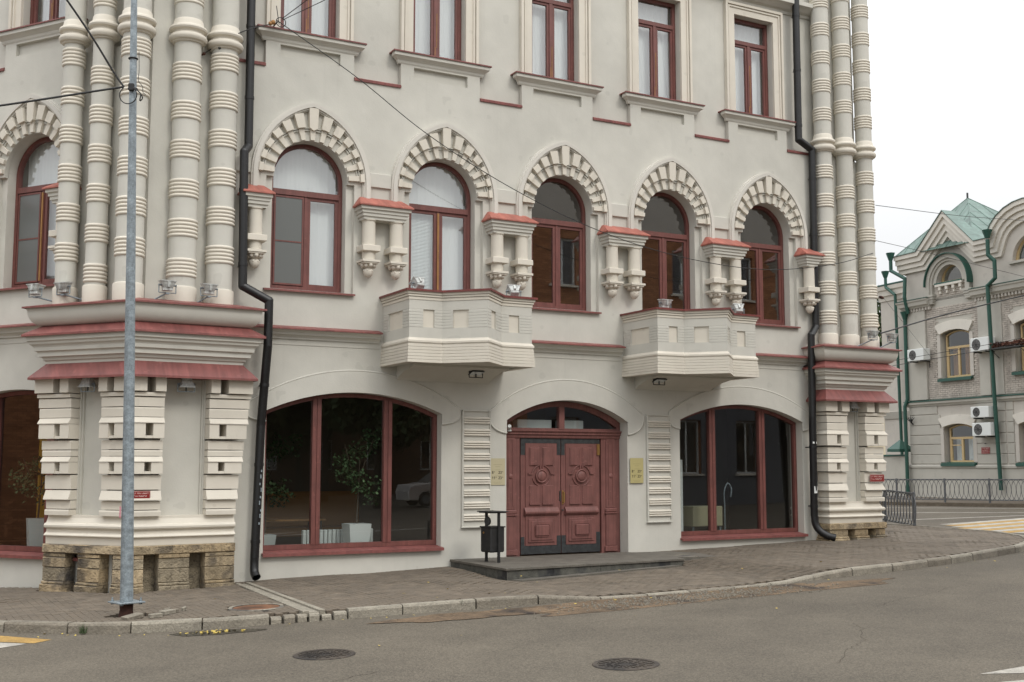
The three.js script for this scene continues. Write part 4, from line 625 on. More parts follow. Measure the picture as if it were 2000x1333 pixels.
// manhole covers
function manhole(u, z, r, y, mat, label, rim, pattern) {
  const g = thing('manhole_cover', label, 'manhole', toW(u, y, z), TURN); g.rotation.set(0, TURN, 0); const t = Math.atan(GR); const inner = g; inner.rotation.z = t;
  mesh('rim', lathe([[r - 0.055, -0.05], [r - 0.055, 0.008], [r - 0.045, 0.013], [r - 0.008, 0.012], [r, 0.004], [r, -0.05]], 40), rim, g);
  mesh('lid', lathe([[0, 0.0], [r - 0.062, 0.0], [r - 0.062, -0.05]], 40), mat, g);
  if (pattern) { const o = []; for (let k = 0; k < 16; k++) for (const [rr, w] of [[r * 0.28, 0.035], [r * 0.5, 0.05], [r * 0.72, 0.06]]) { const a = k / 16 * 6.283 + rr * 3; o.push(new THREE.BoxGeometry(w, 0.008, w * 0.62).rotateY(-a).translate(Math.cos(a) * rr, 0.003, Math.sin(a) * rr)); } mesh('tread', o, mat, g); }
}
manhole(-6.53, 7.40, 0.365, roadY(-6.53), M.castIron, 'dark cast iron manhole cover in the road nearer the lamp post', M.castIron, true);
manhole(-4.02, 9.94, 0.365, roadY(-4.02), M.castIron, 'dark cast iron manhole cover farther out in the road, near the white paint mark', M.castIron, true);
manhole(manSide[0], manSide[1], 0.40, paveY(manSide[0]) + 0.005, M.rustLid, 'rusty orange manhole cover set in the paving beside the kerb', M.concrete, false);
{ // grass tuft in the kerb joint
  const o = [], r = rng(5); for (let i = 0; i < 46; i++) { const a = r() * 6.28, l = 0.05 + r() * 0.1, q = 0.02 + r() * 0.045, x = (r() - 0.5) * 0.07, z = (r() - 0.5) * 0.07; const g = new THREE.BufferGeometry(); g.setAttribute('position', new THREE.Float32BufferAttribute([x - 0.004, 0, z, x + 0.004, 0, z, x + Math.cos(a) * q, l, z + Math.sin(a) * q], 3)); g.computeVertexNormals(); o.push(g); }
  const t = mesh('weed_tuft', o, M.leafTree); t.position.copy(toW(-8.69, roadY(-8.7) + 0.02, 3.97)); tag(t, 'small weed tuft growing in a joint of the kerb', 'weed');
  const t2 = t.clone(); t2.name = numbered('weed_tuft'); t2.position.copy(toW(-3.5, roadY(-3.5) + 0.06, 4.86)); t2.scale.setScalar(0.7); t2.userData = { label: 'tiny grass sprig in the kerb joint in front of the litter bin', category: 'weed' }; scene.add(t2);
}
// ================================================================ entrance step, bin, plaques
{
  const st = thing('entrance_step', 'low dark grey granite doorstep with cracked edge', 'step', toW(0, 0, 0), TURN);
  const slabEdges = [-1.37, -0.35, 0.72, 1.75, 2.74], zf = (u) => 2.30 - (u + 1.37) * 0.075;
  for (let k = 0; k < 4; k++) { const a = slabEdges[k] + 0.003, b = slabEdges[k + 1] - 0.003; const s = poly([[a, 0.02], [b, 0.02], [b, -zf(b) + 0.0], [a, -zf(a)]].map(([x, y]) => [x, y])); mesh('tread_slab', flat(new THREE.ExtrudeGeometry(poly([[a, -0.02], [b, -0.02], [b, -zf(b)], [a, -zf(a)]]), { depth: 0.035, bevelEnabled: true, bevelSize: 0.006, bevelThickness: 0.004, bevelSegments: 1 }).rotateX(-Math.PI / 2).translate(0, 0.346, 0)), M.granite, st); }
  for (let k = 0; k < 4; k++) { const a = slabEdges[k] + (k ? 0.004 : 0.03), b = slabEdges[k + 1] - 0.004; mesh('riser', flat(new THREE.ExtrudeGeometry(poly([[a, -zf(a) + 0.12], [b, -zf(b) + 0.12], [b, -zf(b) + 0.025], [a, -zf(a) + 0.025]]), { depth: 0.3, bevelEnabled: false }).rotateX(-Math.PI / 2).translate(0, 0.045, 0)), M.graniteEdge, st); }
  mesh('riser', box(-1.345, -1.25, 0.05, 0.345, 0.0, 2.2), M.graniteEdge, st);
  mesh('footing', tiltY(flat(new THREE.ExtrudeGeometry(poly([[-1.30, -2.2], [2.3, -1.9], [2.55, -2.12], [-1.15, -2.5]]), { depth: 0.06, bevelEnabled: false }).rotateX(-Math.PI / 2).translate(0, 0.03, 0))), M.granite, st);
  mesh('ramp', [flat(new THREE.ExtrudeGeometry(poly([[2.75, 0.382], [2.75, 0.30], [4.0, 0.335], [4.0, 0.366]]), { depth: 1.55, bevelEnabled: false }).translate(0, 0, 0.15))], M.granite, st);
  mesh('broken_base', [tiltY(box(2.78, 3.35, 0.09, 0.185, 1.1, 1.66))], M.concrete, st);
}
{
  const b = thing('litter_bin', 'black metal street litter bin on two legs with a flat lid, on the doorstep', 'bin', toW(-0.95, 0.385, 0.98), -0.9);
  b.scale.setScalar(1.1);
  mesh('leg', box(-0.19, -0.155, 0, 0.86, -0.02, 0.02), M.blackMetal, b); mesh('leg', box(0.155, 0.19, 0, 0.86, -0.02, 0.02), M.blackMetal, b);
  mesh('lid', [cbox(-0.23, 0.23, 0.845, 0.862, -0.17, 0.17, 0.006), box(-0.2, 0.2, 0.83, 0.846, -0.14, 0.14)], M.blackMetal, b);
  mesh('bucket', [cbox(-0.15, 0.15, 0.17, 0.60, -0.15, 0.15, 0.02), box(-0.158, 0.158, 0.585, 0.605, -0.158, 0.158)], M.blackMetal, b); mesh('lock', new THREE.CylinderGeometry(0.018, 0.018, 0.012, 12).rotateX(Math.PI / 2).translate(-0.05, 0.50, 0.155), M.brass, b);
  mesh('ashtray', [new THREE.CylinderGeometry(0.075, 0.075, 0.03, 20).rotateX(Math.PI / 2).translate(-0.06, 0.69, 0.06), rod([-0.06, 0.76, 0.06], [-0.06, 0.845, 0.06], 0.008, 6)], M.lampDark, b);
}
function canvasTex(w, h, draw) { const c = document.createElement('canvas'); c.width = w; c.height = h; draw(c.getContext('2d'), w, h); const t = new THREE.CanvasTexture(c); t.colorSpace = THREE.SRGBColorSpace; t.magFilter = THREE.LinearFilter; return t; }
function plate(name, w, h, thick, tex, edge, pos, turn, label, category) {
  const t = thing(name, label, category, pos, turn); mesh('backing', cbox(-w / 2, w / 2, 0, h, 0, thick, 0.003), edge, t);
  const f = new THREE.Mesh(new THREE.PlaneGeometry(w - 0.008, h - 0.008), tex.isTexture ? std({ map: tex, roughness: 0.45 }) : tex); f.position.set(0, h / 2, thick + 0.001); f.name = 'face'; f.castShadow = f.receiveShadow = true; t.add(f); return t;
}
const hours = (bg) => canvasTex(340, 530, (g, w, h) => {
  g.fillStyle = bg; g.fillRect(0, 0, w, h); g.fillStyle = 'rgba(90,84,50,0.55)'; for (const [y, ww] of [[120, 190], [160, 110], [225, 130]]) { for (let x = 0; x < ww; x += 9) g.fillRect(w / 2 - ww / 2 + x, y, 6, 7); }
  g.fillStyle = '#1c190f'; g.textAlign = 'left'; const row = (y, a, b) => { g.font = 'bold 76px sans-serif'; g.fillText(a, 34, y); const k = g.measureText(a).width; g.font = 'bold 26px sans-serif'; g.fillText('00', 38 + k, y - 30); g.font = 'bold 76px sans-serif'; g.fillText(b, 184, y); const m = g.measureText(b).width; g.font = 'bold 26px sans-serif'; g.fillText('00', 188 + m, y - 30); };
  row(306, '8', '23'); row(414, '11', '23');
  g.fillStyle = 'rgba(90,84,50,0.5)'; for (const [y, ww] of [[345, 150], [470, 200], [495, 150]]) for (let x = 0; x < ww; x += 8) g.fillRect(w / 2 - ww / 2 + x, y, 5, 6);
});
M.plaqueEdge = std({ color: L3(0.34, 0.31, 0.20), roughness: 0.5 });
plate('opening_hours_plaque', 0.335, 0.53, 0.012, hours('#b3aa8c'), M.plaqueEdge, toW(-0.333, 1.795, 0.004), TURN, 'pale beige opening hours plaque beside the door, next to the litter bin', 'plaque');
plate('opening_hours_plaque', 0.34, 0.53, 0.012, hours('#b0a574'), M.plaqueEdge, toW(2.99, 1.81, 0.026), TURN, 'yellowish opening hours plaque on the door side away from the bin', 'plaque');
const redText = (rows) => canvasTex(512, rows > 2 ? 300 : 200, (g, w, h) => { g.fillStyle = '#7c1712'; g.fillRect(0, 0, w, h); g.strokeStyle = '#d8c9c0'; g.lineWidth = 5; g.strokeRect(8, 8, w - 16, h - 16); const r = rng(4); g.fillStyle = '#e2d7d0'; for (let j = 0; j < rows; j++) { let x = 40; const y = 38 + j * (h - 60) / rows; while (x < w - 60) { const k = 14 + r() * 16; g.fillRect(x, y, 6, 34); g.fillRect(x, y + (r() > 0.5 ? 0 : 28), k, 6); if (r() > 0.4) g.fillRect(x + k - 4, y + 4, 6, 30); x += k + 12; if (r() > 0.85) x += 26; } } });
const redT2 = redText(2), redT3 = redText(3);
{
  const w1 = inF(FR, 0.155, -0.004), w2 = [9.56, 0.408];
  plate('street_name_plate', 0.30, 0.135, 0.012, redT2, M.redSign, toW(w1[0], 1.63, w1[1]), TURN + 4.4 * RAD, 'small red street plate with white lettering on the corner tower, behind the lamp post', 'sign');
  plate('street_name_plate', 0.46, 0.17, 0.012, redT2, M.redSign, toW(w2[0], 1.80, w2[1] + 0.002), TURN, 'red street plate with white lettering on the tower beside the far railing', 'sign');
}
// ================================================================ drainpipes
function pipe(pts, r, label, shoe) {
  const p0 = toW(pts[pts.length - 1][0], 0, 0), t = thing('drainpipe', label, 'drainpipe', toW(0, 0, 0), TURN);
  for (let i = 0; i < pts.length - 1; i++) { const a = new THREE.Vector3(...pts[i]), b = new THREE.Vector3(...pts[i + 1]); mesh('pipe_section', [rod(a, b, r, 18), new THREE.SphereGeometry(r * 1.02, 14, 10).translate(b.x, b.y, b.z)], M.black, t); const L = a.distanceTo(b); if (L > 1.2) for (let s = 0.7; s < L; s += 1.35) { const p = a.clone().lerp(b, s / L); mesh('joint_ring', [lathe([[r, -0.03], [r + 0.008, -0.03], [r + 0.008, 0.03], [r, 0.03]], 18).translate(p.x, p.y, p.z), box(p.x - 0.012, p.x + 0.012, p.y - 0.012, p.y + 0.012, -0.02, p.z)], M.black, t); } }
  if (shoe) mesh('shoe', [tube(shoe, r * 0.98, 16, 24)], M.black, t);
  return t;
}
const leftPipe = pipe([[-5.56, 13.6, 0.16], [-5.535, 7.95, 0.16], [-5.65, 7.80, 0.30], [-5.62, 5.36, 0.30], [-5.17, 5.11, 0.42], [-5.175, 4.3, 0.42], [-5.20, 2.9, 0.19], [-5.255, 0.58, 0.17]], 0.078, 'black drainpipe down the wall beside the two sided corner tower', [[-5.255, 0.62, 0.17], [-5.257, 0.46, 0.172], [-5.262, 0.32, 0.21], [-5.25, 0.235, 0.30]]);
mesh('scuff_marks', [0, 1, 2, 3, 4, 5, 6, 7, 8].map((k) => box(-5.225 + (k % 3) * 0.012, -5.205 + (k % 3) * 0.014, 1.15 + k * 0.115, 1.19 + k * 0.115 + (k % 2) * 0.03, 0.25, 0.268)), M.galv, leftPipe);
const rightPipe = pipe([[7.69, 13.6, 0.12], [7.67, 9.86, 0.12], [8.06, 9.66, 0.14], [8.035, 5.42, 0.14], [7.76, 5.19, 0.27], [7.735, 3.3, 0.27], [7.80, 1.05, 0.17]], 0.085, 'black drainpipe with a curved foot beside the end tower', [[7.80, 1.1, 0.17], [7.815, 0.85, 0.19], [7.87, 0.70, 0.26], [8.0, 0.58, 0.40], [8.12, 0.545, 0.5]]);
mesh('sticker', [box(-0.06, 0.06, 0, 0.045, 0, 0.003).translate(7.735, 2.68, 0.32)], M.white, rightPipe); mesh('sticker', [box(-0.045, 0.045, 0, 0.16, 0, 0.003).translate(7.77, 1.55, 0.275)], M.white, rightPipe);
let postJoint;
// ================================================================ lamp post
{
  const base = toW(-8.03, paveY(-8.03) + 0.085, 3.42), p = thing('lamp_post', 'tall galvanised steel lamp post bolted on a square plate near the kerb', 'lamp post', base, 0);
  const lean = 0.0215; const sh = (g) => { g.applyMatrix4(new THREE.Matrix4().makeShear(0, 0, -lean, 0, 0, 0)); return g; };
  const ln = (y) => [-lean * y, y];
  mesh('stub', lathe([[0.115, -0.1], [0.095, 0.0], [0.1, 0.10]].map(([r, y]) => [r * 0.95, y]).reverse().concat([[0.1, -0.1]]), 18), M.rust, p);
  mesh('base_plate', [cbox(-0.19, 0.19, 0.098, 0.12, -0.19, 0.19, 0.005).rotateY(0.78)], M.galv, p);
  for (let k = 0; k < 4; k++) { const a = k * Math.PI / 2, x = Math.cos(a) * 0.2, z = Math.sin(a) * 0.2; mesh('bolt', [new THREE.CylinderGeometry(0.012, 0.012, 0.08, 8).translate(x, 0.135, z), new THREE.CylinderGeometry(0.022, 0.022, 0.02, 6).translate(x, 0.13, z), new THREE.CylinderGeometry(0.022, 0.022, 0.02, 6).translate(x, 0.088, z)], M.galv, p); }
  const top = 10.5, shaft = new THREE.CylinderGeometry(0.038, 0.092, top - 0.12, 12, 1).translate(0, 0.12 + (top - 0.12) / 2, 0); const pp = shaft.attributes.position; for (let i = 0; i < pp.count; i++) pp.setX(i, pp.getX(i) - lean * (pp.getY(i) - 0.12) * -1 * -1);
  mesh('shaft', flat(shaft), M.galv, p);
  mesh('sticker', box(-0.02, 0.02, 1.28, 1.44, 0, 0.004).rotateY(-0.9).translate(-0.088 - lean * 1.3, 0, 0.048), std({ color: L3(0.6, 0.2, 0.28), roughness: 0.6 }), p);
  const y1 = 7.52, cx = -lean * y1; mesh('cable_clamp', [new THREE.TorusGeometry(0.062, 0.012, 6, 20).rotateX(Math.PI / 2).translate(cx, y1, 0), new THREE.TorusGeometry(0.06, 0.012, 6, 20).rotateX(Math.PI / 2).translate(-lean * 7.98, 7.98, 0), cbox(cx - 0.04, cx + 0.04, y1 - 0.05, y1 + 0.06, 0.04, 0.1, 0.01)], M.wire, p);
  const L0 = []; for (let i = 0; i < 18; i++) { const a = i / 17 * 5.6 + 2.2; L0.push([cx - 0.035 + Math.cos(a) * 0.125, y1 - 0.12 + Math.sin(a) * 0.13, 0.09]); } mesh('cable_loop', tube(L0, 0.008, 6, 60), M.wire, p);
  mesh('loose_wire', [tube([[cx + 0.09, y1 + 0.55, 0.05], [cx + 0.1, y1 + 0.25, 0.05], [cx + 0.1, y1 + 0.1, 0.06], [cx + 0.16, y1 + 0.02, 0.06], [cx + 0.17, y1 - 0.07, 0.05], [cx + 0.21, y1 - 0.1, 0.05]], 0.005, 5, 40), tube([[cx + 0.03, y1, 0.07], [cx + 0.13, y1 - 0.08, 0.08], [cx + 0.17, y1 - 0.16, 0.07], [cx + 0.13, y1 - 0.2, 0.06], [cx + 0.15, y1 - 0.12, 0.09]], 0.009, 5, 40)], M.wire, p);
  postJoint = { base, cx, y1 };
}
// broken paving round the post
{
  const r = rng(31), spots = [[-7.50, 3.58, 0.13], [-7.45, 3.36, 0.05], [-7.22, 3.38, 0.05], [-7.36, 3.52, 0.04], [-7.72, 3.86, 0.09], [-8.02, 3.80, 0.15]];
  spots.forEach(([u, z, s], i) => { const g = cbox(-s, s, -0.03, 0.03, -s * 0.45, s * 0.45, 0.008), m = mesh('paving_rubble', g, i % 2 ? M.kerb[1] : M.kerb[2]); m.position.copy(toW(u, paveY(u) + 0.028, z)); m.rotation.set(0.12 - r() * 0.2, r() * 1.5, 0.15 - r() * 0.2); tag(m, ['broken slab piece leaning in the hole by the lamp post', 'small stone lump lying beside the lamp post hole', 'small dark stone on the paving past the lamp post hole', 'tiny stone chip near the lamp post hole', 'pale slab fragment at the edge of the lamp post hole', 'flat pale slab fragment lying against the kerb by the lamp post'][i], 'rubble'); });
}
// ================================================================ floodlights
function floodlight(pos, turn, tilt, label, dark, arm, group) {
  const f = thing('floodlight', label, 'floodlight', pos, turn, group), mt = dark ? M.lampDark : M.lampWhite;
  const body = (g) => g.rotateX(tilt).translate(0, 0.14, 0);
  mesh('housing', [body(flat(new THREE.CylinderGeometry(0.17, 0.115, 0.10, 4, 1).rotateY(Math.PI / 4).scale(1, 1, 0.72).translate(0, 0.0, 0))), body(cbox(-0.085, 0.085, -0.11, -0.045, -0.055, 0.055, 0.012)), body(box(-0.02, 0.02, -0.045, 0.045, 0.05, 0.098))], mt, f);
  mesh('rim', body(flat(new THREE.CylinderGeometry(0.19, 0.185, 0.018, 4, 1).rotateY(Math.PI / 4).scale(1, 1, 0.72).translate(0, 0.058, 0))), mt, f);
  mesh('lens', body(box(-0.12, 0.12, 0.066, 0.071, -0.083, 0.083)), M.lampGlass, f);
  mesh('bracket', [rod([-0.145, 0.13, 0], [-0.145, 0.0, 0], 0.009, 6), rod([0.145, 0.13, 0], [0.145, 0.0, 0], 0.009, 6), rod([-0.145, 0.0, 0], [0.145, 0.0, 0], 0.009, 6), new THREE.CylinderGeometry(0.016, 0.016, 0.31, 8).rotateZ(Math.PI / 2).translate(0, 0.13, 0)], dark ? M.lampDark : M.galv, f);
  if (arm) mesh('arm', [rod([0, 0, 0], arm, 0.014, 6), box(-0.03, 0.03, -0.025, 0, -0.03, 0.03)], M.galv, f);
  return f;
}
{
  const P = (f, u, y, z) => { const q = inF(f, u, z); return toW(q[0], y, q[1]); };
  floodlight(P(FL, -2.06, 5.10, 0.22), TURN - 51.6 * RAD, -0.1, 'tilted white floodlight on an arm at the outer end of the corner tower ledge', false, [0.45, -0.14, -0.3]);
  floodlight(P(FL, -1.50, 5.12, 0.15), TURN - 51.6 * RAD, 0.15, 'tilted white floodlight on the corner tower ledge between the two thin columns', false, [0.4, -0.14, -0.3]);
  floodlight(P(FR, 0.45, 5.10, 0.12), TURN + 0.08, 0.05, 'white floodlight on the corner tower ledge by the column next to the lamp post', false, [-0.22, -0.14, -0.15]);
  floodlight(P(FR, 1.17, 5.10, 0.12), TURN + 0.08, 0.1, 'white floodlight on the corner tower ledge beside the black drainpipe', false, [-0.2, -0.14, -0.15]);
  floodlight(toW(9.25, 5.12, 0.72), TURN, 0.1, 'grey white floodlight on the end tower ledge in front of its middle column', false, [-0.3, -0.18, -0.3]);
  floodlight(toW(9.95, 5.10, 0.65), TURN, 0.1, 'grey white floodlight on the end tower ledge at its outer corner', false, [-0.3, -0.17, -0.25]);
  floodlight(toW(WC[1] - 1.0, 5.405, 1.0), TURN + 0.3, -0.75, 'white floodlight on the first balcony, tilted back at the wall beside the tower', false);
  floodlight(toW(WC[1] + 1.02, 5.405, 1.0), TURN - 0.2, -0.75, 'white floodlight on the first balcony, above the entrance end', false);
  floodlight(toW(WC[3] - 0.92, 5.405, 1.02), TURN, 0.1, 'upright white floodlight on the second balcony, in front of the window', false);
  floodlight(toW(WC[3] + 1.02, 5.405, 1.0), TURN - 0.2, -0.6, 'white floodlight tilted back on the far end of the second balcony', false);
  for (const [u, lab] of [[WC[1] + 0.42, 'dark floodlight hanging under the first balcony'], [WC[3] - 0.78, 'dark floodlight hanging under the second balcony']]) { const f = floodlight(toW(u, 3.92, 0.58), TURN, Math.PI - 0.3, lab, true); f.children.forEach((m) => { m.position.y -= 0.05; }); mesh('hanger', rod([0, -0.05, 0], [0, 0.16, 0], 0.015, 6), M.lampDark, f); }
  for (const [p, t, lab] of [[P(FL, -1.02, 3.56, 0.0), TURN - 51.6 * RAD, 'dull floodlight under the tower roof in the niche facing the side street'], [P(FR, 0.86, 3.56, 0.0), TURN + 0.08, 'dull floodlight under the tower roof in the niche next to the downpipe'], [toW(8.05 + 0.86, 3.56, 0.36), TURN, 'dull floodlight under the roof of the end tower']]) { const f = floodlight(p, t, Math.PI, lab, false); f.children.forEach((m) => { m.position.y -= 0.12; }); mesh('hanger', rod([0, -0.12, 0], [0, 0.14, -0.02], 0.014, 6), M.lampDark, f); }
}
{ const c = thing('security_camera', 'small white security camera in the corner of the door arch', 'camera', toW(0.02, 2.90, -0.14), TURN - 0.5); mesh('body', new THREE.CylinderGeometry(0.035, 0.035, 0.13, 12).rotateX(1.2).translate(0, 0.05, 0.03), M.white, c); mesh('mount', [rod([0, 0.0, -0.05], [0, 0.05, 0], 0.012, 6), cbox(-0.04, 0.04, -0.03, 0.0, -0.09, -0.02, 0.005)], M.white, c); }
// ================================================================ cables
function cable(name, pts, r, label) { const m = mesh(name, tube(pts, r, 6, pts.length * 10), M.wire); tag(m, label, 'cable'); return m; }
{
  const w = [[-5.10, 10.36, 0.28], [-3.68, 9.38, 0.7], [-2.29, 8.47, 0.8], [-0.44, 7.62, 0.8], [1.61, 6.96, 0.8], [3.65, 6.60, 0.8], [5.97, 6.51, 0.8], [8.19, 6.84, 0.7], [9.75, 7.28, 0.33]];
  const c = cable('facade_cable', w.map((p) => toW(...p)), 0.0085, 'thin black cable sagging across the whole facade'); 
  const kn = thing('cable_anchor', 'tangled wire and insulators on a hook at the upper sill next to the drainpipe', 'cable anchor', toW(-5.08, 10.33, 0.22), TURN);
  mesh('hook', [rod([0, 0, -0.32], [0, 0, 0.06], 0.012, 6), rod([-0.03, 0.3, 0.06], [0.03, -0.05, 0.06], 0.008, 5)], M.wire, kn); mesh('insulator', [new THREE.SphereGeometry(0.045, 8, 6).translate(-0.08, -0.02, 0.05), new THREE.SphereGeometry(0.04, 8, 6).translate(-0.13, -0.05, 0.04)], M.bareWood, kn); mesh('wire_coil', new THREE.TorusGeometry(0.09, 0.008, 5, 20).translate(0.06, 0, 0.07), M.wire, kn);
  cable('tie_cable', [toW(-5.15, 10.30, 0.25), toW(-5.8, 9.95, 0.42), toW(...((q) => [q[0], 9.52, q[1]])(inF(FR, 1.06, -0.40)))], 0.009, 'short black cable from the wall hook down to the corner tower');
  const an = thing('cable_anchor', 'rusty hook with insulators between the corner tower columns', 'cable anchor', toW(...((q) => [q[0], 9.5, q[1]])(inF(FR, 1.04, -0.42))), TURN); mesh('hook', [rod([0, 0, 0], [0.05, 0.01, 0.2], 0.016, 6), new THREE.SphereGeometry(0.03, 8, 6).translate(0.05, 0.01, 0.2)], M.rust, an); mesh('insulator', [new THREE.SphereGeometry(0.03, 8, 6).translate(0.3, 0.13, 0.3), new THREE.SphereGeometry(0.028, 8, 6).translate(0.42, 0.19, 0.38)], M.lampDark, an);
  const a0 = toW(-5.0, 10.40, 0.3); cable('rising_cable', [a0, toW(-4.55, 10.75, 1.2), toW(-3.9, 11.4, 2.4)], 0.008, 'upper of two thin cables rising from the wall hook'); cable('rising_cable', [a0.clone().add(new THREE.Vector3(0, -0.03, 0)), toW(-4.2, 10.74, 1.2), toW(-2.6, 11.6, 3.2)], 0.008, 'lower of two thin cables rising from the wall hook');
  const { base, cx, y1 } = postJoint, j = base.clone().add(new THREE.Vector3(cx - 0.12, y1 + 0.02, 0.04));
  cable('street_cable', [j, j.clone().add(new THREE.Vector3(-0.3, -0.085, 0.1)), j.clone().add(new THREE.Vector3(-2.2, -0.56, 0.6)), j.clone().add(new THREE.Vector3(-6, -1.2, 1.4))], 0.016, 'thick black cable from the lamp post off to the side street');
  cable('street_cable', [j, j.clone().add(new THREE.Vector3(-0.12, 0.17, 0.02)), j.clone().add(new THREE.Vector3(-0.42, 0.7, 0.3)), j.clone().add(new THREE.Vector3(-1.4, 2.2, 1.2))], 0.016, 'thick black cable rising steeply from the lamp post clamp');
}
{
  const V = (x, y, z) => new THREE.Vector3(x, y, z);
  cable('trolley_wire', [V(8.81, 8.45, -28), V(13.2, 9.47, -34), V(17.68, 10.59, -40), V(21, 11.4, -44.5)], 0.008, 'topmost thin wire crossing the white sky beside the green roof');
  cable('trolley_wire', [V(8.79, 7.58, -28), V(11.99, 8.42, -34), V(18.47, 8.96, -42)], 0.007, 'faint wire sagging in front of the green roofed gable');
  cable('trolley_wire', [V(10.38, 5.88, -33), V(14.3, 7.11, -38), V(17.56, 7.97, -40), V(22, 9.1, -43)], 0.022, 'thick dark wire rising across the far building above its upper windows');
  cable('trolley_wire', [V(12.85, 5.7, -40), V(18.3, 6.72, -42), V(22, 7.6, -43)], 0.009, 'upper of two thin wires crossing the far upper windows'); cable('trolley_wire', [V(12.85, 5.53, -40), V(18.3, 6.55, -42), V(22, 7.4, -43)], 0.009, 'lower of two thin wires crossing the far upper windows');
  const i = thing('wire_insulator', 'dark red wire insulator against the sky beside the end tower columns', 'insulator', V(9.42, 6.52, -30), 0); mesh('body', [new THREE.SphereGeometry(0.05, 8, 6).scale(1.3, 0.8, 1).translate(-0.06, 0.03, 0), new THREE.SphereGeometry(0.05, 8, 6).scale(1.5, 0.8, 1).rotateZ(-0.4).translate(0.09, -0.04, 0)], M.rust, i); mesh('stay_wire', [rod([-0.12, 0.04, 0], [-0.9, 0.35, 1.2], 0.006, 5), rod([0.16, -0.07, 0], [4.2, -0.9, -8], 0.004, 5)], M.wire, i);
}
// ================================================================ railings
M.rail = std({ color: L3(0.15, 0.15, 0.155), map: galvMap, roughness: 0.6 });
function railing(a, b, h, pitch, label, postsAt) {
  const d = b.clone().sub(a), L = Math.hypot(d.x, d.z), t = thing('street_railing', label, 'railing', a, -Math.atan2(d.z, d.x)), sl = d.y / L, s0 = Math.atan(sl);
  const tl = (g) => g.applyMatrix4(new THREE.Matrix4().set(1, 0, 0, 0, sl, 1, 0, 0, 0, 0, 1, 0, 0, 0, 0, 1));
  for (const p of postsAt(L)) mesh('post', tl(cbox(p - 0.03, p + 0.03, -0.05, h + 0.02, -0.03, 0.03, 0.006)), M.rail, t);
  mesh('rail', tl(box(0, L, h - 0.035, h, -0.018, 0.018)), M.rail, t); mesh('rail', tl(box(0, L, 0.09, 0.115, -0.015, 0.015)), M.rail, t);
  const w = pitch * 0.98, hh = (h - 0.15) / 2, og = prep(new THREE.TorusGeometry(1, 0.014 / hh, 5, 28).scale(w, hh, hh));
  for (let x = w; x < L - w * 0.6; x += pitch) { const m = shared('oval', og, M.rail, t, [x, 0.115 + hh + sl * x, 0]); }
  return t;
}
{
  const gy = (x, z) => roadY(x * SA - (z + Z0) * CA);
  const P = (x, z, h = 0.12) => new THREE.Vector3(x, gy(x, z) + h, z);
  railing(P(10.35, -35.4, 0.1), P(10.68, -31.5, 0.03), 0.97, 0.20, 'grey metal railing panel with interlaced ovals beside the end tower', (L) => [0.03, L * 0.5, L - 0.03]);
  railing(P(13.2, -46.1), P(18.6, -41.0), 0.86, 0.17, 'long grey railing with interlaced ovals along the pavement of the far building', (L) => [0.03, L * 0.25, L * 0.5, L * 0.72, L - 0.03]);
  // far pavement
  const s = [[9, -50], [13.4, -45.6], [18.9, -40.4], [30, -30], [40, -40], [24, -62], [9, -62]].map(([x, z]) => { const Zz = z + Z0; return [x * SA - Zz * CA, x * CA + Zz * SA]; });
  const g = flat(new THREE.ExtrudeGeometry(poly(s.map(([x, z]) => [x, -z])), { depth: 0.2, bevelEnabled: false }).rotateX(-Math.PI / 2).translate(0, -0.05, 0));
  groundAt(structure(mesh('far_pavement', tiltY(g), M.pavers[0])));
}
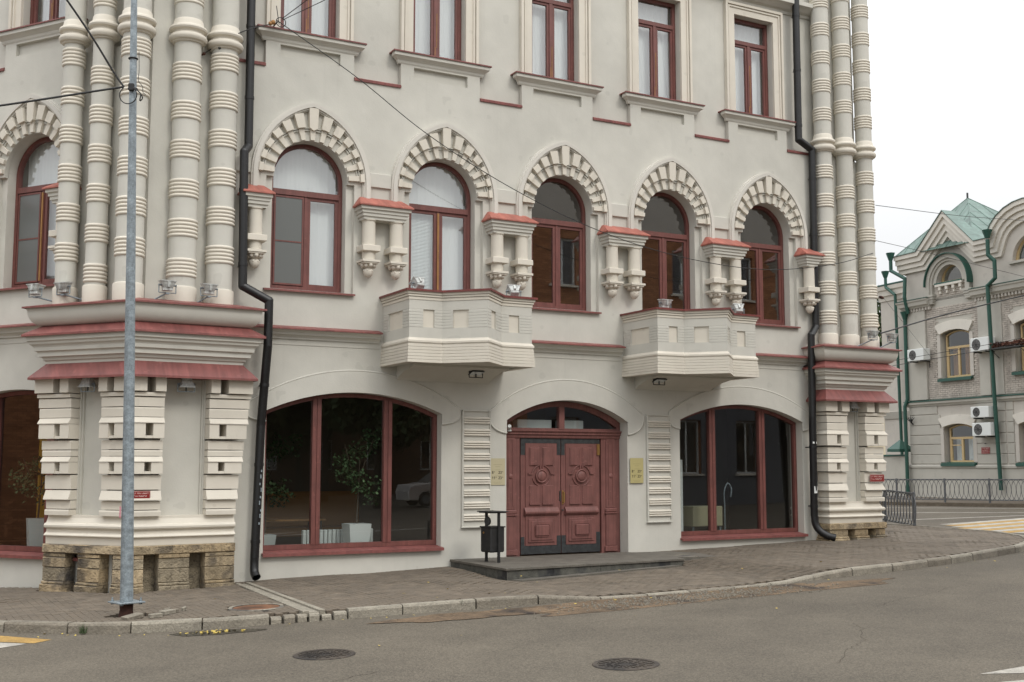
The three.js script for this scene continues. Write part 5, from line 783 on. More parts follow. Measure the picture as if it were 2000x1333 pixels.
// ================================================================ the far building with the green roof
const FO = [16.54, -49], FT = -68 * RAD, FU = [Math.cos(FT), -Math.sin(FT)], toF = (u, v, z) => new THREE.Vector3(FO[0] + u * FU[0] - z * FU[1], v, FO[1] + u * FU[1] + z * FU[0]);
{
  M.fWall = std({ color: L3(0.475, 0.46, 0.415), map: stuccoMap, bumpMap: stuccoBump, bumpScale: 0.003, roughness: 0.92 });
  M.fLight = std({ color: L3(0.54, 0.51, 0.465), map: stuccoMap, roughness: 0.92 });
  M.fBrick = std({ color: L3(0.60, 0.555, 0.51), map: paverMap, roughness: 0.95 });
  M.fWhite = std({ color: L3(0.70, 0.67, 0.61), map: stuccoMap, roughness: 0.9 });
  M.green = std({ color: L3(0.018, 0.075, 0.055), roughness: 0.5 });
  M.greenRoof = std({ color: L3(0.125, 0.195, 0.165), map: metalMap, roughness: 0.5 });
  M.yellowFrame = std({ color: L3(0.52, 0.385, 0.20), roughness: 0.6 });
  M.orangeCurtain = std({ color: L3(0.34, 0.17, 0.06), roughness: 0.95 });
  const b = thing('far_building', 'grey brick building with keel gable, yellow windows and green metal roof across the side street', 'building', toF(0, 0, 0), FT);
  const WF = [2.79, 6.68, 10.6], X1 = 13;
  const shp = (pts) => poly(pts), hole2 = (s, c, h, y0, y1, rise) => s.holes.push(segHole(c, h, y0, y1 - rise, rise));
  const low = shp([[0, 0.2], [X1, 0.2], [X1, 4.75], [0, 4.75]]); for (const c of WF) hole2(low, c, 0.80, 2.27, 3.82, 0.14); mesh('wall', ext(low, -0.5, 0, 12), M.fLight, b);
  const up = shp([[0, 4.7], [X1, 4.7], [X1, 8.9], [0, 8.9]]); for (const c of WF) hole2(up, c, 0.78, 5.62, 7.6, 0.16); mesh('wall', ext(up, -0.5, 0, 12), M.fWall, b);
  mesh('wall', box(0, 0.4, 0.2, 10.3, -8, -0.5), M.fLight, b); mesh('wall', box(0.4, X1, 0.2, 10.3, -8, -7.6), M.fLight, b); mesh('wall', box(X1 - 0.4, X1, 0.2, 10.3, -7.6, -0.5), M.fLight, b);
  mesh('floor', box(0.4, X1 - 0.4, 4.6, 4.9, -7.6, -0.5), M.room, b); mesh('ceiling', box(0.4, X1 - 0.4, 8.75, 8.95, -7.6, -0.5), M.room, b); mesh('inner_wall', box(0.4, X1 - 0.4, 0.3, 8.8, -3.2, -3.0), M.room, b);
  mesh('plinth', [sweep([[0, -0.5], [0, 0], [X1, 0]].map((p) => p), [[-0.2, 0.2], [0.06, 0.2], [0.06, 2.05], [0.10, 2.08], [0.10, 2.16], [0.02, 2.2], [-0.2, 2.2]])], M.fWall, b);
  for (const [y0, y1] of [[2.23, 2.59], [2.61, 2.99], [3.02, 3.37], [3.40, 3.78], [3.80, 4.2], [4.23, 4.55]]) for (const [a, e] of [[0.02, 1.80], [3.75, 5.25], [5.32, 5.65], [7.7, 9.5]]) mesh('rustic_course', cbox(a, y0 > 3.8 && a < 1 ? 1.66 : e, y0, y1, -0.02, 0.035, 0.012), M.fWall, b);
  mesh('string_course', sweep([[0, -0.5], [0, 0], [X1, 0]], [[-0.1, 4.56], [0.05, 4.56], [0.08, 4.62], [0.13, 4.66], [0.13, 4.75], [-0.1, 4.75]]), M.fWall, b);
  mesh('string_flashing', sweep([[0, -0.5], [0, 0], [X1, 0]], [[-0.1, 4.752], [0.16, 4.752], [0.16, 4.79], [-0.1, 4.83]]), M.green, b);
  // pilasters and brick fields of the upper floor
  for (const [a, e, z] of [[0.0, 1.22, 0.10], [4.12, 4.66, 0.10], [4.66, 5.28, 0.05]]) mesh('pilaster', cbox(a, e, 4.83, 8.6, -0.02, z, 0.01), M.fWall, b);
  const bricks = []; const rb = rng(3);
  for (const [a, e, y0, y1] of [[1.24, 4.10, 4.84, 8.55], [5.3, 8.1, 4.84, 8.55], [1.9, 3.4, 8.95, 9.5]]) { let row = 0; for (let y = y0; y < y1; y += 0.079, row++) for (let x = a + (row & 1 ? -0.13 : 0); x < e; x += 0.26) { const p = Math.max(a, x + 0.007), q = Math.min(e, x + 0.253), w = WF.find((c) => Math.abs((p + q) / 2 - c) < 0.94 && y > 5.4 && y < 8.0); if (q - p < 0.04 || w) continue; bricks.push(box(p, q, y + 0.004, y + 0.066, -0.01, 0.022 + rb() * 0.008)); } }
  const bw = mesh('brickwork', bricks, M.fBrick, b); bw.userData.kind = 'stuff';
  const winGeo = (c, y0, y1, rise) => {
    const h = 0.69, ring = poly([[-h, y0], [h, y0], ...segPts(0, h, y1 - rise, rise, 12)]); ring.holes.push(new THREE.Path([[-h + 0.07, y0 + 0.07], [h - 0.07, y0 + 0.07], ...segPts(0, h - 0.07, y1 - rise - 0.05, rise, 12)].map((p) => new THREE.Vector2(...p))));
    const t = y1 - (y1 - y0) * 0.36, w = mesh('window', [ext(ring, -0.24, -0.16, 1), box(-h + 0.07, h - 0.07, t - 0.045, t + 0.045, -0.23, -0.15), box(-0.05, 0.05, y0 + 0.07, t, -0.23, -0.155), box(-h + 0.12, -0.1, t - 0.30, t - 0.26, -0.225, -0.165), box(-h + 0.07, -h + 0.12, y0 + 0.07, t, -0.225, -0.165), box(h - 0.12, h - 0.07, y0 + 0.07, t, -0.225, -0.165)], M.yellowFrame, b); w.position.x = c;
    for (const s of [-1, 1]) mesh('pane', new THREE.PlaneGeometry(0.58, t - y0 - 0.1).translate(s * 0.335, (t + y0) / 2 + 0.03, -0.195 + s * 0.001), M.glassShop, w);
    mesh('pane', new THREE.ShapeGeometry(poly([[-h + 0.06, t + 0.04], [h - 0.06, t + 0.04], ...segPts(0, h - 0.06, y1 - rise - 0.05, rise, 10)])).translate(0, 0, -0.194), M.glassShop, w);
    mesh('curtain', [folds(-0.62, -0.16, y0, t, -0.42, 0.03, 0.15, 5), folds(0.02, 0.6, y0, t, -0.42, 0.03, 0.15, 6)], y0 > 5 ? M.orangeCurtain : M.curtain, w);
    mesh('sill', sweep([[-0.92, 0], [0.92, 0]], [[-0.2, y0 - 0.06], [0.10, y0 - 0.14], [0.12, y0 - 0.16], [0.15, y0 - 0.16], [0.15, y0 - 0.05], [-0.2, y0 + 0.01]]), M.green, w);
    mesh('lintel', ext(poly([...segPts(0, 0.80, y1 - rise + 0.03, rise, 12), [-1.02, y1 + 0.20], ...segPts(0, 1.02, y1 + 0.26, rise, 12).reverse(), [1.02, y1 + 0.20]]), -0.02, 0.09, 1), M.fWhite, w);
    for (const s of [-1, 1]) mesh('reveal_band', box(s * 0.80, s * 0.98, y0, y1 - rise, -0.02, 0.045), M.fLight, w);
  };
  for (const c of WF.slice(0, 2)) { winGeo(c, 2.30, 3.78, 0.13); winGeo(c, 5.66, 7.52, 0.15); }
  // grey dentil cornice, broken around the attic window
  for (const [a, e] of [[0, 1.55], [3.95, 8.0]]) {
    const pl = a === 0 ? [[0, -1.2], [0, 0.06], [e, 0.06]] : [[a, 0.06], [e, 0.06]];
    const c = mesh('cornice', sweep(pl, [[-0.1, 8.62], [0.10, 8.62], [0.13, 8.68], [0.20, 8.72], [0.22, 8.86], [0.26, 8.90], [0.26, 8.96], [-0.1, 8.96]]), M.fWall, b);
    mesh('cornice_flashing', sweep(pl, [[-0.1, 8.963], [0.28, 8.963], [0.28, 8.99], [-0.1, 9.05]]), M.green, c);
    for (let x = a + 0.1; x < e; x += 0.17) mesh('dentil', box(x, x + 0.09, 8.50, 8.62, 0.02, 0.14), M.fLight, c);
  }
  // attic storey under the gables
  const rake = [[-0.25, 10.62], [1.22, 10.62], [2.70, 11.92], [4.22, 10.50], [5.15, 10.50]]; for (let k = 1; k <= 12; k++) { const a = Math.PI - k / 12 * Math.PI; rake.push([6.85 + Math.cos(a) * 1.62, 10.5 + Math.sin(a) * 1.15]); } rake.push([8.6, 10.5], [X1, 10.5]);
  const attic = poly([[0.1, 8.8], [X1, 8.8], ...[...rake].reverse().map(([x, y]) => [Math.max(0.1, x), y - 0.15])]); attic.holes.push(archHole(2.62, 0.66, 9.50, 9.51)); attic.holes.push(archHole(6.85, 0.95, 9.75, 9.76)); mesh('attic_wall', ext(attic, -0.35, 0.0, 16), M.fLight, b);
  for (const [d0, d1, z] of [[-0.46, -0.27, 0.10], [-0.28, -0.06, 0.18], [-0.08, 0.16, 0.26], [0.13, 0.30, 0.34]]) mesh('gable_moulding', ext(poly([...offsetPlan(rake, d0), ...offsetPlan(rake, d1).reverse()]), -0.1, z, 1), M.fWhite, b);
  mesh('gable_flashing', ext(poly([...offsetPlan(rake, 0.298), ...offsetPlan(rake, 0.325).reverse()]), -0.3, 0.38, 1), M.greenRoof, b);
  mesh('side_cornice', sweep([[0.1, -6], [0.1, 0]], [[-0.1, 10.1], [0.1, 10.1], [0.12, 10.3], [0.2, 10.35], [0.22, 10.6], [0.3, 10.64], [0.34, 10.92], [-0.1, 10.92]]), M.fWhite, b);
  const archBand = (cx, r0, r1, y, z, y0) => { const s = new THREE.Shape(); s.absarc(cx, y, r1, 0, Math.PI, false); s.lineTo(cx - r1, y0); s.lineTo(cx - r0, y0); s.absarc(cx, y, r0, Math.PI, 0, true); s.lineTo(cx + r0, y0); s.lineTo(cx + r1, y0); return ext(s, -0.02, z, 20); };
  mesh('attic_arch', [archBand(2.65, 0.92, 1.20, 9.40, 0.14, 8.7), archBand(2.65, 0.72, 0.93, 9.45, 0.08, 9.45), archBand(2.65, 1.02, 1.20, 9.40, 0.2, 9.0)], M.fWall, b); mesh('arch_flashing', (() => { const s = new THREE.Shape(); s.absarc(2.65, 9.40, 1.23, -0.1, Math.PI, false); s.absarc(2.65, 9.40, 1.197, Math.PI, -0.1, true); return ext(s, -0.02, 0.3, 20); })(), M.green, b);
  for (const s of [-1, 1]) for (let k = 0; k < 4; k++) mesh('corbel_step', box(2.65 + s * 1.06 - 0.16 - k * 0.03, 2.65 + s * 1.06 + 0.16 + k * 0.03, 8.68 + k * 0.1, 8.77 + k * 0.1, 0, 0.12 + k * 0.03), M.fWall, b);
  for (const [c, r, y] of [[2.62, 0.66, 9.50], [6.85, 0.95, 9.76]]) { const s = new THREE.Shape(); s.absarc(c, y, r, 0, Math.PI, false); s.closePath(); const h = new THREE.Path(); h.absarc(c, y + 0.07, r - 0.1, 0, Math.PI, false); h.closePath(); s.holes.push(h); const w = mesh('attic_window', [ext(s, -0.25, -0.17, 20), ...(r > 0.9 ? [box(c - 0.03, c + 0.03, y, y + r - 0.05, -0.24, -0.165)] : [])], M.yellowFrame, b); const q = new THREE.Shape(); q.absarc(c, y + 0.02, r - 0.06, 0, Math.PI, false); mesh('pane', new THREE.ShapeGeometry(q, 20).translate(0, 0, -0.21), M.glassShop, w); mesh('sill', box(c - r - 0.1, c + r + 0.1, y - 0.09, y - 0.0, -0.15, 0.12), r < 0.9 ? M.green : M.fWall, w); }
  for (let k = 0; k < 4; k++) mesh('corbel', [cbox(2.08 + k * 0.38, 2.22 + k * 0.38, 9.18, 9.36, 0, 0.14, 0.01), box(2.11 + k * 0.38, 2.19 + k * 0.38, 9.05, 9.18, 0, 0.1)], M.fWhite, b); mesh('corbel_table', box(1.92, 3.42, 9.34, 9.43, 0, 0.16), M.fWhite, b);
  // standing-seam roof
  const apex = [1.55, 13.3, -2.1], bs = [[-0.25, 10.92, 0.3], [4.3, 10.80, 0.3], [4.3, 10.8, -5.5], [-0.25, 10.9, -5.5]];
  { const v = []; for (let i = 0; i < 4; i++) v.push(...bs[i], ...bs[(i + 1) % 4], ...apex); const g = new THREE.BufferGeometry(); g.setAttribute('position', new THREE.Float32BufferAttribute(v, 3)); g.computeVertexNormals(); const rf = mesh('roof', g, M.greenRoof, b);
    const A = new THREE.Vector3(...apex); for (let i = 0; i < 4; i++) { const p = new THREE.Vector3(...bs[i]), q = new THREE.Vector3(...bs[(i + 1) % 4]); for (let k = 0; k < 9; k++) { const t = k / 9, s = p.clone().lerp(q, t), m = p.clone().lerp(q, 0.5), dir = A.clone().sub(m), len = 1 - Math.abs(t - 0.5) * 2; const e = k === 0 ? A : s.clone().add(dir.multiplyScalar(Math.max(0.02, len))); mesh('seam', rod(s, e, 0.022, 5), M.greenRoof, rf); } }
    mesh('finial', rod([apex[0], apex[1] - 0.05, apex[2]], [apex[0], apex[1] + 0.22, apex[2]], 0.04, 8), M.lampDark, rf); }
  { const v = [4.2, 10.8, -0.2, 9, 10.8, -0.2, 9, 12.3, -3.2, 4.2, 10.8, -0.2, 9, 12.3, -3.2, 3.4, 12.2, -3.2]; const g = new THREE.BufferGeometry(); g.setAttribute('position', new THREE.Float32BufferAttribute(v, 3)); g.computeVertexNormals(); const rf = mesh('roof', g, M.greenRoof, b); for (let k = 0; k < 10; k++) mesh('seam', rod([4.3 + k * 0.45, 10.81, -0.2], [3.6 + k * 0.5, 12.23, -3.2], 0.02, 5), M.greenRoof, rf); }
  // green downpipes with hoppers
  const gp = (pts, hop) => { const m = mesh('downpipe', pts.slice(1).map((p, i) => rod(pts[i], p, 0.075, 10)).concat(pts.slice(1, -1).map((p) => new THREE.SphereGeometry(0.078, 8, 6).translate(...p))), M.green, b); mesh('hopper', flat(new THREE.CylinderGeometry(0.2, 0.09, 0.32, 6).translate(hop[0], hop[1], hop[2])), M.green, m); };
  gp([[-0.34, 10.8, 0.42], [-0.34, 10.35, 0.42], [0.36, 9.92, 0.3], [0.36, 9.1, 0.36], [0.36, 8.45, 0.2]], [-0.34, 10.95, 0.42]); gp([[0.12, 8.5, 0.17], [0.1, 4.9, 0.17], [0.02, 4.6, 0.24], [0.02, 1.0, 0.24]], [0.12, 8.4, 0.17]);
  gp([[5.22, 10.7, 0.5], [5.22, 10.1, 0.5], [5.42, 9.85, 0.4], [5.42, 9.2, 0.4], [5.02, 8.95, 0.4], [5.02, 4.4, 0.28], [5.06, 1.25, 0.2]], [5.22, 10.9, 0.5]);
  // set-back wing to the left
  const wg = thing('side_wing', 'plain pale set back wing with white cornice behind the green downpipes', 'building', toF(-2.6, 0, -3), FT);
  mesh('wall', box(-2.6, 2.6, 0.2, 9.9, -5, 0), M.fLight, wg); mesh('cornice', sweep([[-2.6, -1], [-2.6, 0], [2.6, 0]], [[-0.1, 9.8], [0.05, 9.8], [0.08, 10.0], [0.16, 10.03], [0.18, 10.25], [0.25, 10.3], [0.28, 10.48], [-0.1, 10.5]]), M.fWhite, wg); mesh('roof', box(-2.7, 2.6, 10.5, 10.56, -5, 0.3), M.green, wg);
  mesh('string_course', sweep([[-2.6, 0], [2.6, 0]], [[-0.1, 4.3], [0.05, 4.3], [0.12, 4.62], [-0.1, 4.66]]), M.fWall, wg); mesh('attic_wall', box(-1.4, 2.6, 10.5, 11.9, -4, -0.6), M.fLight, wg);
  mesh('downpipe', [rod([-1.85, 10.9, 0.3], [-1.85, 10.4, 0.3], 0.07, 8), rod([-1.85, 10.4, 0.3], [-1.2, 9.95, 0.32], 0.07, 8), rod([-1.2, 9.95, 0.32], [-1.2, 0.9, 0.22], 0.07, 8)], M.green, wg); mesh('hopper', flat(new THREE.CylinderGeometry(0.2, 0.09, 0.3, 6).translate(-1.85, 11.0, 0.3)), M.green, wg);
  const yd = thing('yard_wall', 'low dark grey yard wall with a green capping between the wing and the railing', 'wall', toF(-2.2, 0, 0.2), FT); mesh('panel', box(-2.6, 2.1, 0.4, 2.55, -0.1, 0), M.fWall, yd); mesh('capping', box(-2.6, 2.1, 2.55, 2.62, -0.14, 0.04), M.green, yd); mesh('plinth', box(-2.6, 2.1, 0.4, 1.35, 0, 0.05), M.fWall, yd);
  // crow-like bracket, little canopy
  const cn = thing('lamp_bracket', 'small black leaf shaped iron bracket near the corner of the far building', 'bracket', toF(0.25, 3.85, 0.05), FT); mesh('stem', rod([0, 0, 0], [0, 0.12, 0.12], 0.03, 6), M.blackMetal, cn); mesh('fingers', [-2, -1, 0, 1, 2].map((k) => rod([0, 0.1, 0.1], [k * 0.13, 0.34 - Math.abs(k) * 0.03, 0.14], 0.03, 5, 0.008)), M.blackMetal, cn);
  const cp = thing('door_canopy', 'small green metal door canopy at the corner of the far building', 'canopy', toF(-0.5, 2.85, 0.1), FT); mesh('hood', flat(new THREE.ConeGeometry(0.55, 0.42, 4).rotateY(Math.PI / 4).translate(0, 0.2, 0)), M.green, cp); mesh('valance', box(-0.38, 0.38, -0.12, 0, -0.38, 0.38), M.green, cp);
}
M.fanGrey = std({ color: L3(0.22, 0.215, 0.21), roughness: 0.7 });
function aircon(u, v, w, h, label) {
  const a = thing('air_conditioner', label, 'air conditioner', toF(u, v, 0.12), FT);
  mesh('case', cbox(-w / 2, w / 2, 0, h, 0, 0.36, 0.015), M.white, a);
  const c = -w * 0.17, r = h * 0.39; mesh('fan_grille', [new THREE.TorusGeometry(r, 0.014, 5, 28).translate(c, h / 2, 0.362), ...[0.75, 0.5, 0.25].map((k) => new THREE.TorusGeometry(r * k, 0.008, 4, 20).translate(c, h / 2, 0.368)), ...[0, 1, 2, 3].map((k) => rod([c - r * Math.cos(k * 0.785), h / 2 - r * Math.sin(k * 0.785), 0.366], [c + r * Math.cos(k * 0.785), h / 2 + r * Math.sin(k * 0.785), 0.366], 0.008, 4))], M.lampDark, a);
  mesh('fan_opening', new THREE.CylinderGeometry(r, r, 0.004, 28).rotateX(Math.PI / 2).translate(c, h / 2, 0.361), M.fanGrey, a);
  mesh('bracket', [box(-w * 0.35, -w * 0.3, -0.05, 0, -0.12, 0.36), box(w * 0.3, w * 0.35, -0.05, 0, -0.12, 0.36), box(-w * 0.35, -w * 0.3, -0.3, 0, -0.12, -0.09), box(w * 0.3, w * 0.35, -0.3, 0, -0.12, -0.09)], M.lampDark, a);
}
aircon(1.02, 6.42, 0.95, 0.48, 'white air conditioner on the pilaster near the corner downpipe of the far building');
aircon(4.55, 6.50, 0.92, 0.52, 'white air conditioner beside the upper yellow window of the far building');
aircon(4.42, 3.98, 0.92, 0.42, 'white air conditioner above another, beside the lower yellow window');
aircon(4.48, 3.28, 0.95, 0.50, 'white air conditioner just above the red plate, below another unit');
plate('house_number_plate', 0.44, 0.25, 0.012, redT3, M.redSign, toF(4.21, 2.61, 0.045), FT, 'red plate with white writing on the far building under the air conditioners', 'sign');
{ // litter of dry vine on a wire shelf
  const s = thing('window_shelf', 'rusty metal shelf with dried red creeper beside the far green downpipe', 'shelf', toF(5.85, 6.5, 0.1), FT), r = rng(8);
  mesh('tray', [box(-0.75, 0.8, 0, 0.04, 0, 0.45), rod([-0.7, -0.3, 0], [-0.7, 0, 0.4], 0.015, 5), rod([0.7, -0.3, 0], [0.7, 0, 0.4], 0.015, 5)], M.lampDark, s); const o = []; for (let i = 0; i < 140; i++) o.push(new THREE.TetrahedronGeometry(0.04 + r() * 0.05).rotateX(r() * 6).rotateY(r() * 6).translate(-0.75 + r() * 1.6, 0.08 + r() * 0.16 * (1.2 - r() * 0.6), 0.05 + r() * 0.4)); mesh('dried_creeper', o, M.rust, s);
}
// ================================================================ distance, trees
function tree(pos, h, crownR, n, seed, label, leafS = 0.16, group) {
  const t = thing('tree', label, 'tree', pos, 0, group), r = rng(seed), tr = [], lv = [];
  const top = h * 0.55; tr.push(new THREE.CylinderGeometry(h * 0.012, h * 0.022, top, 8).translate(0, top / 2, 0));
  const lobes = []; for (let i = 0; i < 16; i++) { const a = r() * 6.28, e = r(), p = new THREE.Vector3(Math.cos(a) * crownR * 0.75 * Math.sqrt(r()), h * (0.42 + 0.5 * e), Math.sin(a) * crownR * 0.75 * Math.sqrt(r())); lobes.push([p, crownR * (0.25 + r() * 0.22)]); tr.push(rod([0, top * (0.5 + 0.5 * r()), 0], p, h * 0.007, 5, h * 0.002)); }
  for (let i = 0; i < n; i++) { const [c, R] = lobes[Math.floor(r() * lobes.length)], d = new THREE.Vector3(r() - 0.5, r() - 0.5, r() - 0.5).normalize().multiplyScalar(R * (0.55 + 0.5 * r())), p = c.clone().add(d), s = leafS * (0.6 + r() * 0.8), a = new THREE.Vector3(r() - 0.5, r() - 0.5, r() - 0.5).normalize(), b = new THREE.Vector3(r() - 0.5, r() - 0.5, r() - 0.5).cross(a).normalize(); for (const [x, y] of [[-1, 0], [0, -0.6], [1, 0], [-1, 0], [1, 0], [0, 0.6]]) lv.push(p.x + (a.x * x + b.x * y) * s, p.y + (a.y * x + b.y * y) * s, p.z + (a.z * x + b.z * y) * s); }
  mesh('trunk', tr, M.bark, t); const g = new THREE.BufferGeometry(); g.setAttribute('position', new THREE.Float32BufferAttribute(lv, 3)); g.computeVertexNormals(); mesh('crown', g, M.leafTree, t); return t;
}
{
  const d = thing('distant_block', 'pale yellow distant apartment block glimpsed past the end tower', 'building', [40.5, 1, -118], 0); M.beige = std({ color: L3(0.56, 0.49, 0.36), roughness: 0.95 });
  mesh('wall', box(-5, 5, -2, 15.6, -6, 0), M.beige, d); for (let j = 0; j < 5; j++) for (let i = 0; i < 6; i++) mesh('window', box(-4.4 + i * 1.55, -3.5 + i * 1.55, 1.2 + j * 2.9, 2.7 + j * 2.9, -0.05, 0.03), M.screen, d); mesh('parapet', box(-5.2, 5.2, 15.6, 16.1, -6.2, 0.2), M.beige, d);
  tree([20.6, 1.2, -64], 11, 2.6, 2600, 41, 'yellowing tree glimpsed in the gap past the end tower', 0.2);
}
// ================================================================ what the windows mirror: the opposite side of the street
{
  const brickTex = tex(512, 4.16, (x, y) => { const row = Math.floor(y * 52), xx = x * 16 + (row & 1) * 0.5, fx = xx - Math.floor(xx), fy = y * 52 - row, m = fx < 0.05 || fy < 0.14 ? 1 : 0, h = hash(Math.floor(xx) % 16, row, 7); return m ? [0.62, 0.56, 0.5] : [0.78 + h * 0.2, 0.66 + h * 0.2, 0.56 + h * 0.2]; });
  const brick = std({ color: L3(0.48, 0.29, 0.185), map: brickTex, roughness: 0.95 });
  const o = thing('opposite_building', 'brown brick house across the street, seen mirrored in the dark arched windows', 'building', toW(21, roadY(21), 16.2), TURN + Math.PI);
  const s = poly([[-10, -0.5], [11.2, -0.5], [11.2, 13.4], [-10, 13.4]]), cs = [-8, -5, -2, 1, 4, 7, 9.6]; for (const c of cs) { s.holes.push(rectHole(c - 0.55, c + 0.55, 5.0, 6.9)); s.holes.push(rectHole(c - 0.55, c + 0.55, 8.3, 10.1)); s.holes.push(rectHole(c - 0.6, c + 0.6, 1.2, 3.3)); }
  mesh('wall', ext(s, -0.4, 0, 1), brick, o); mesh('wall', box(-10, 11.2, -0.5, 13.4, -5, -4.6), brick, o); mesh('wall', box(10.8, 11.2, -0.5, 13.4, -4.6, -0.4), brick, o); mesh('wall', box(-10, -9.6, -0.5, 13.4, -4.6, -0.4), brick, o); mesh('upper_wall', box(-10, 11.2, 10.5, 13.38, 0, 0.06), M.fLight, o); { const q = poly([[-10, -0.5], [11.2, -0.5], [11.2, 4.25], [-10, 4.25]]); for (const c of cs) q.holes.push(rectHole(c - 0.62, c + 0.62, 1.18, 3.32)); mesh('ground_floor_cladding', ext(q, 0, 0.05, 1), std({ color: L3(0.15, 0.155, 0.17), map: stuccoMap, roughness: 0.9 }), o); }
  mesh('roof', [box(-10.4, 11.6, 13.4, 13.7, -5.3, 0.45)], M.rust, o); mesh('floor', box(-9.6, 10.8, 4.2, 4.4, -4.6, -0.4), M.room, o); mesh('string_course', sweep([[-10, 0], [11.2, 0]], [[-0.1, 4.3], [0.1, 4.3], [0.18, 4.5], [-0.1, 4.55]]), M.trim, o);
  for (const c of cs) for (const [y0, y1, h] of [[5.0, 6.9, 0.55], [8.3, 10.1, 0.55], [1.2, 3.3, 0.6]]) { const w = mesh('window', [...frameRect(c - h, c + h, y0, y1, 0.07, -0.2, -0.12), box(c - 0.035, c + 0.035, y0, y1, -0.19, -0.13)], M.white, o); mesh('pane', new THREE.PlaneGeometry(2 * h - 0.1, y1 - y0 - 0.1).translate(c, (y0 + y1) / 2, -0.16), M.glassShop, w); mesh('sill', box(c - h - 0.1, c + h + 0.1, y0 - 0.08, y0, -0.1, 0.12), M.trim, w); }
  tree([19.5, 0.3, -4.5], 8.2, 3.0, 5200, 51, 'dark leafy street tree beside the white car, mirrored in the cafe window', 0.2); tree([24, 0.4, 2.5], 8.8, 3.4, 5200, 52, 'broad dark street tree mirrored in the middle pane of the cafe window', 0.2); tree([17.5, 0.2, 8.5], 7.6, 3.0, 5200, 53, 'low dark street tree mirrored at the downpipe end of the cafe window', 0.2); tree([31, 0.6, -1.5], 9, 3.4, 5200, 54, 'dark tree behind the white car, mirrored in the shop glass', 0.2);

  // two more houses that only the shop glass mirrors
  const house = (name, pos, turn, w, h, label, mat) => { const t = thing(name, label, 'building', pos, turn), n = Math.floor(w / 3.2), sh = poly([[-w / 2, -1], [w / 2, -1], [w / 2, h], [-w / 2, h]]), cx = []; for (let i = 0; i < n; i++) cx.push((i + 0.5 - n / 2) * 3.1); const rows = [[1.3, 3.0], [4.6, 6.4]].concat(h > 8.9 ? [[7.2, 8.5]] : []); for (const c of cx) for (const [a, b] of rows) sh.holes.push(rectHole(c - 0.55, c + 0.55, a, b)); mesh('wall', ext(sh, -0.4, 0, 1), mat, t); mesh('wall', box(-w / 2, w / 2, -1, h, -8, -7.6), mat, t); for (const s of [-1, 1]) mesh('wall', box(s * w / 2, s * (w / 2 - 0.4), -1, h, -7.6, -0.4), mat, t); mesh('roof', box(-w / 2 - 0.4, w / 2 + 0.4, h, h + 0.3, -8.4, 0.4), M.rust, t); for (const c of cx) for (const [a, b] of rows) { const wn = mesh('window', [...frameRect(c - 0.55, c + 0.55, a, b, 0.06, -0.2, -0.12), box(c - 0.03, c + 0.03, a, b, -0.19, -0.13)], M.white, t); mesh('pane', new THREE.PlaneGeometry(1.0, b - a - 0.1).translate(c, (a + b) / 2, -0.16), M.glassShop, wn); } };
  const dull = std({ color: L3(0.15, 0.115, 0.085), map: brickTex, roughness: 0.95 });
  house('brick_house', [31, 0.6, 9], Math.atan2(-0.76, -0.66), 42, 9.6, 'long dull brown house behind the street trees, mirrored in the cafe window', dull);
  house('brick_house', [-25, -0.3, -15.5], Math.atan2(0.96, -0.27), 24, 8.2, 'brown brick house on the side street, mirrored in the side shop window', brick);
  for (const [x, z, h, sd, lab] of [[27, -5.5, 8.4, 71, 'dense dark street tree next to the mirrored white car bonnet'], [22, 6.5, 8.0, 72, 'dense dark street tree in front of the long brown house door'], [27.5, 7.5, 9, 73, 'tall dark street tree close to the long brown house wall'], [16.5, 14.5, 8, 74, 'dense dark street tree at the end of the long brown house']]) tree([x, 0.35, z], h, 3.4, 6000, sd, lab, 0.24);
  // parked car
  const c = thing('parked_car', 'white parked hatchback mirrored in the shop window next to the corner tower', 'car', [22.2, 0.42, -6.2], 0.55);
  const body = new THREE.Shape(); body.moveTo(-2.0, 0.3); body.lineTo(-2.05, 0.62); body.lineTo(-1.95, 0.86); body.lineTo(-1.1, 0.95); body.lineTo(-0.45, 1.38); body.lineTo(0.9, 1.42); body.lineTo(1.7, 1.02); body.lineTo(2.02, 0.9); body.lineTo(2.05, 0.35); body.lineTo(1.7, 0.28); body.absarc(1.28, 0.3, 0.36, 0, Math.PI, false); body.lineTo(-0.94, 0.28); body.absarc(-1.28, 0.3, 0.36, 0, Math.PI, false); body.closePath();
  mesh('body', flat(new THREE.ExtrudeGeometry(body, { depth: 1.5, bevelEnabled: true, bevelSize: 0.05, bevelThickness: 0.08, bevelSegments: 2, curveSegments: 10 }).translate(0, 0, -0.75)), std({ color: L3(0.75, 0.75, 0.74), roughness: 0.3 }), c);
  for (const sd of [-1, 1]) { mesh('side_window', ext(poly([[-1.0, 0.97], [1.45, 1.0], [0.85, 1.36], [-0.42, 1.33]]), -0.004, 0.004).translate(0, 0, sd * 0.836), M.lampDark, c); for (const x of [-1.28, 1.28]) { const w = mesh('wheel', new THREE.CylinderGeometry(0.31, 0.31, 0.2, 20).rotateX(Math.PI / 2).translate(x, 0.3, sd * 0.74), M.wire, c); mesh('rim', new THREE.CylinderGeometry(0.19, 0.19, 0.02, 16).rotateX(Math.PI / 2).translate(x, 0.3, sd * 0.85), M.galv, w); } }
  mesh('windscreen', flat(new THREE.PlaneGeometry(1.4, 0.72).rotateY(-Math.PI / 2).rotateZ(-0.98).translate(-0.86, 1.2, 0)), M.lampDark, c);
}
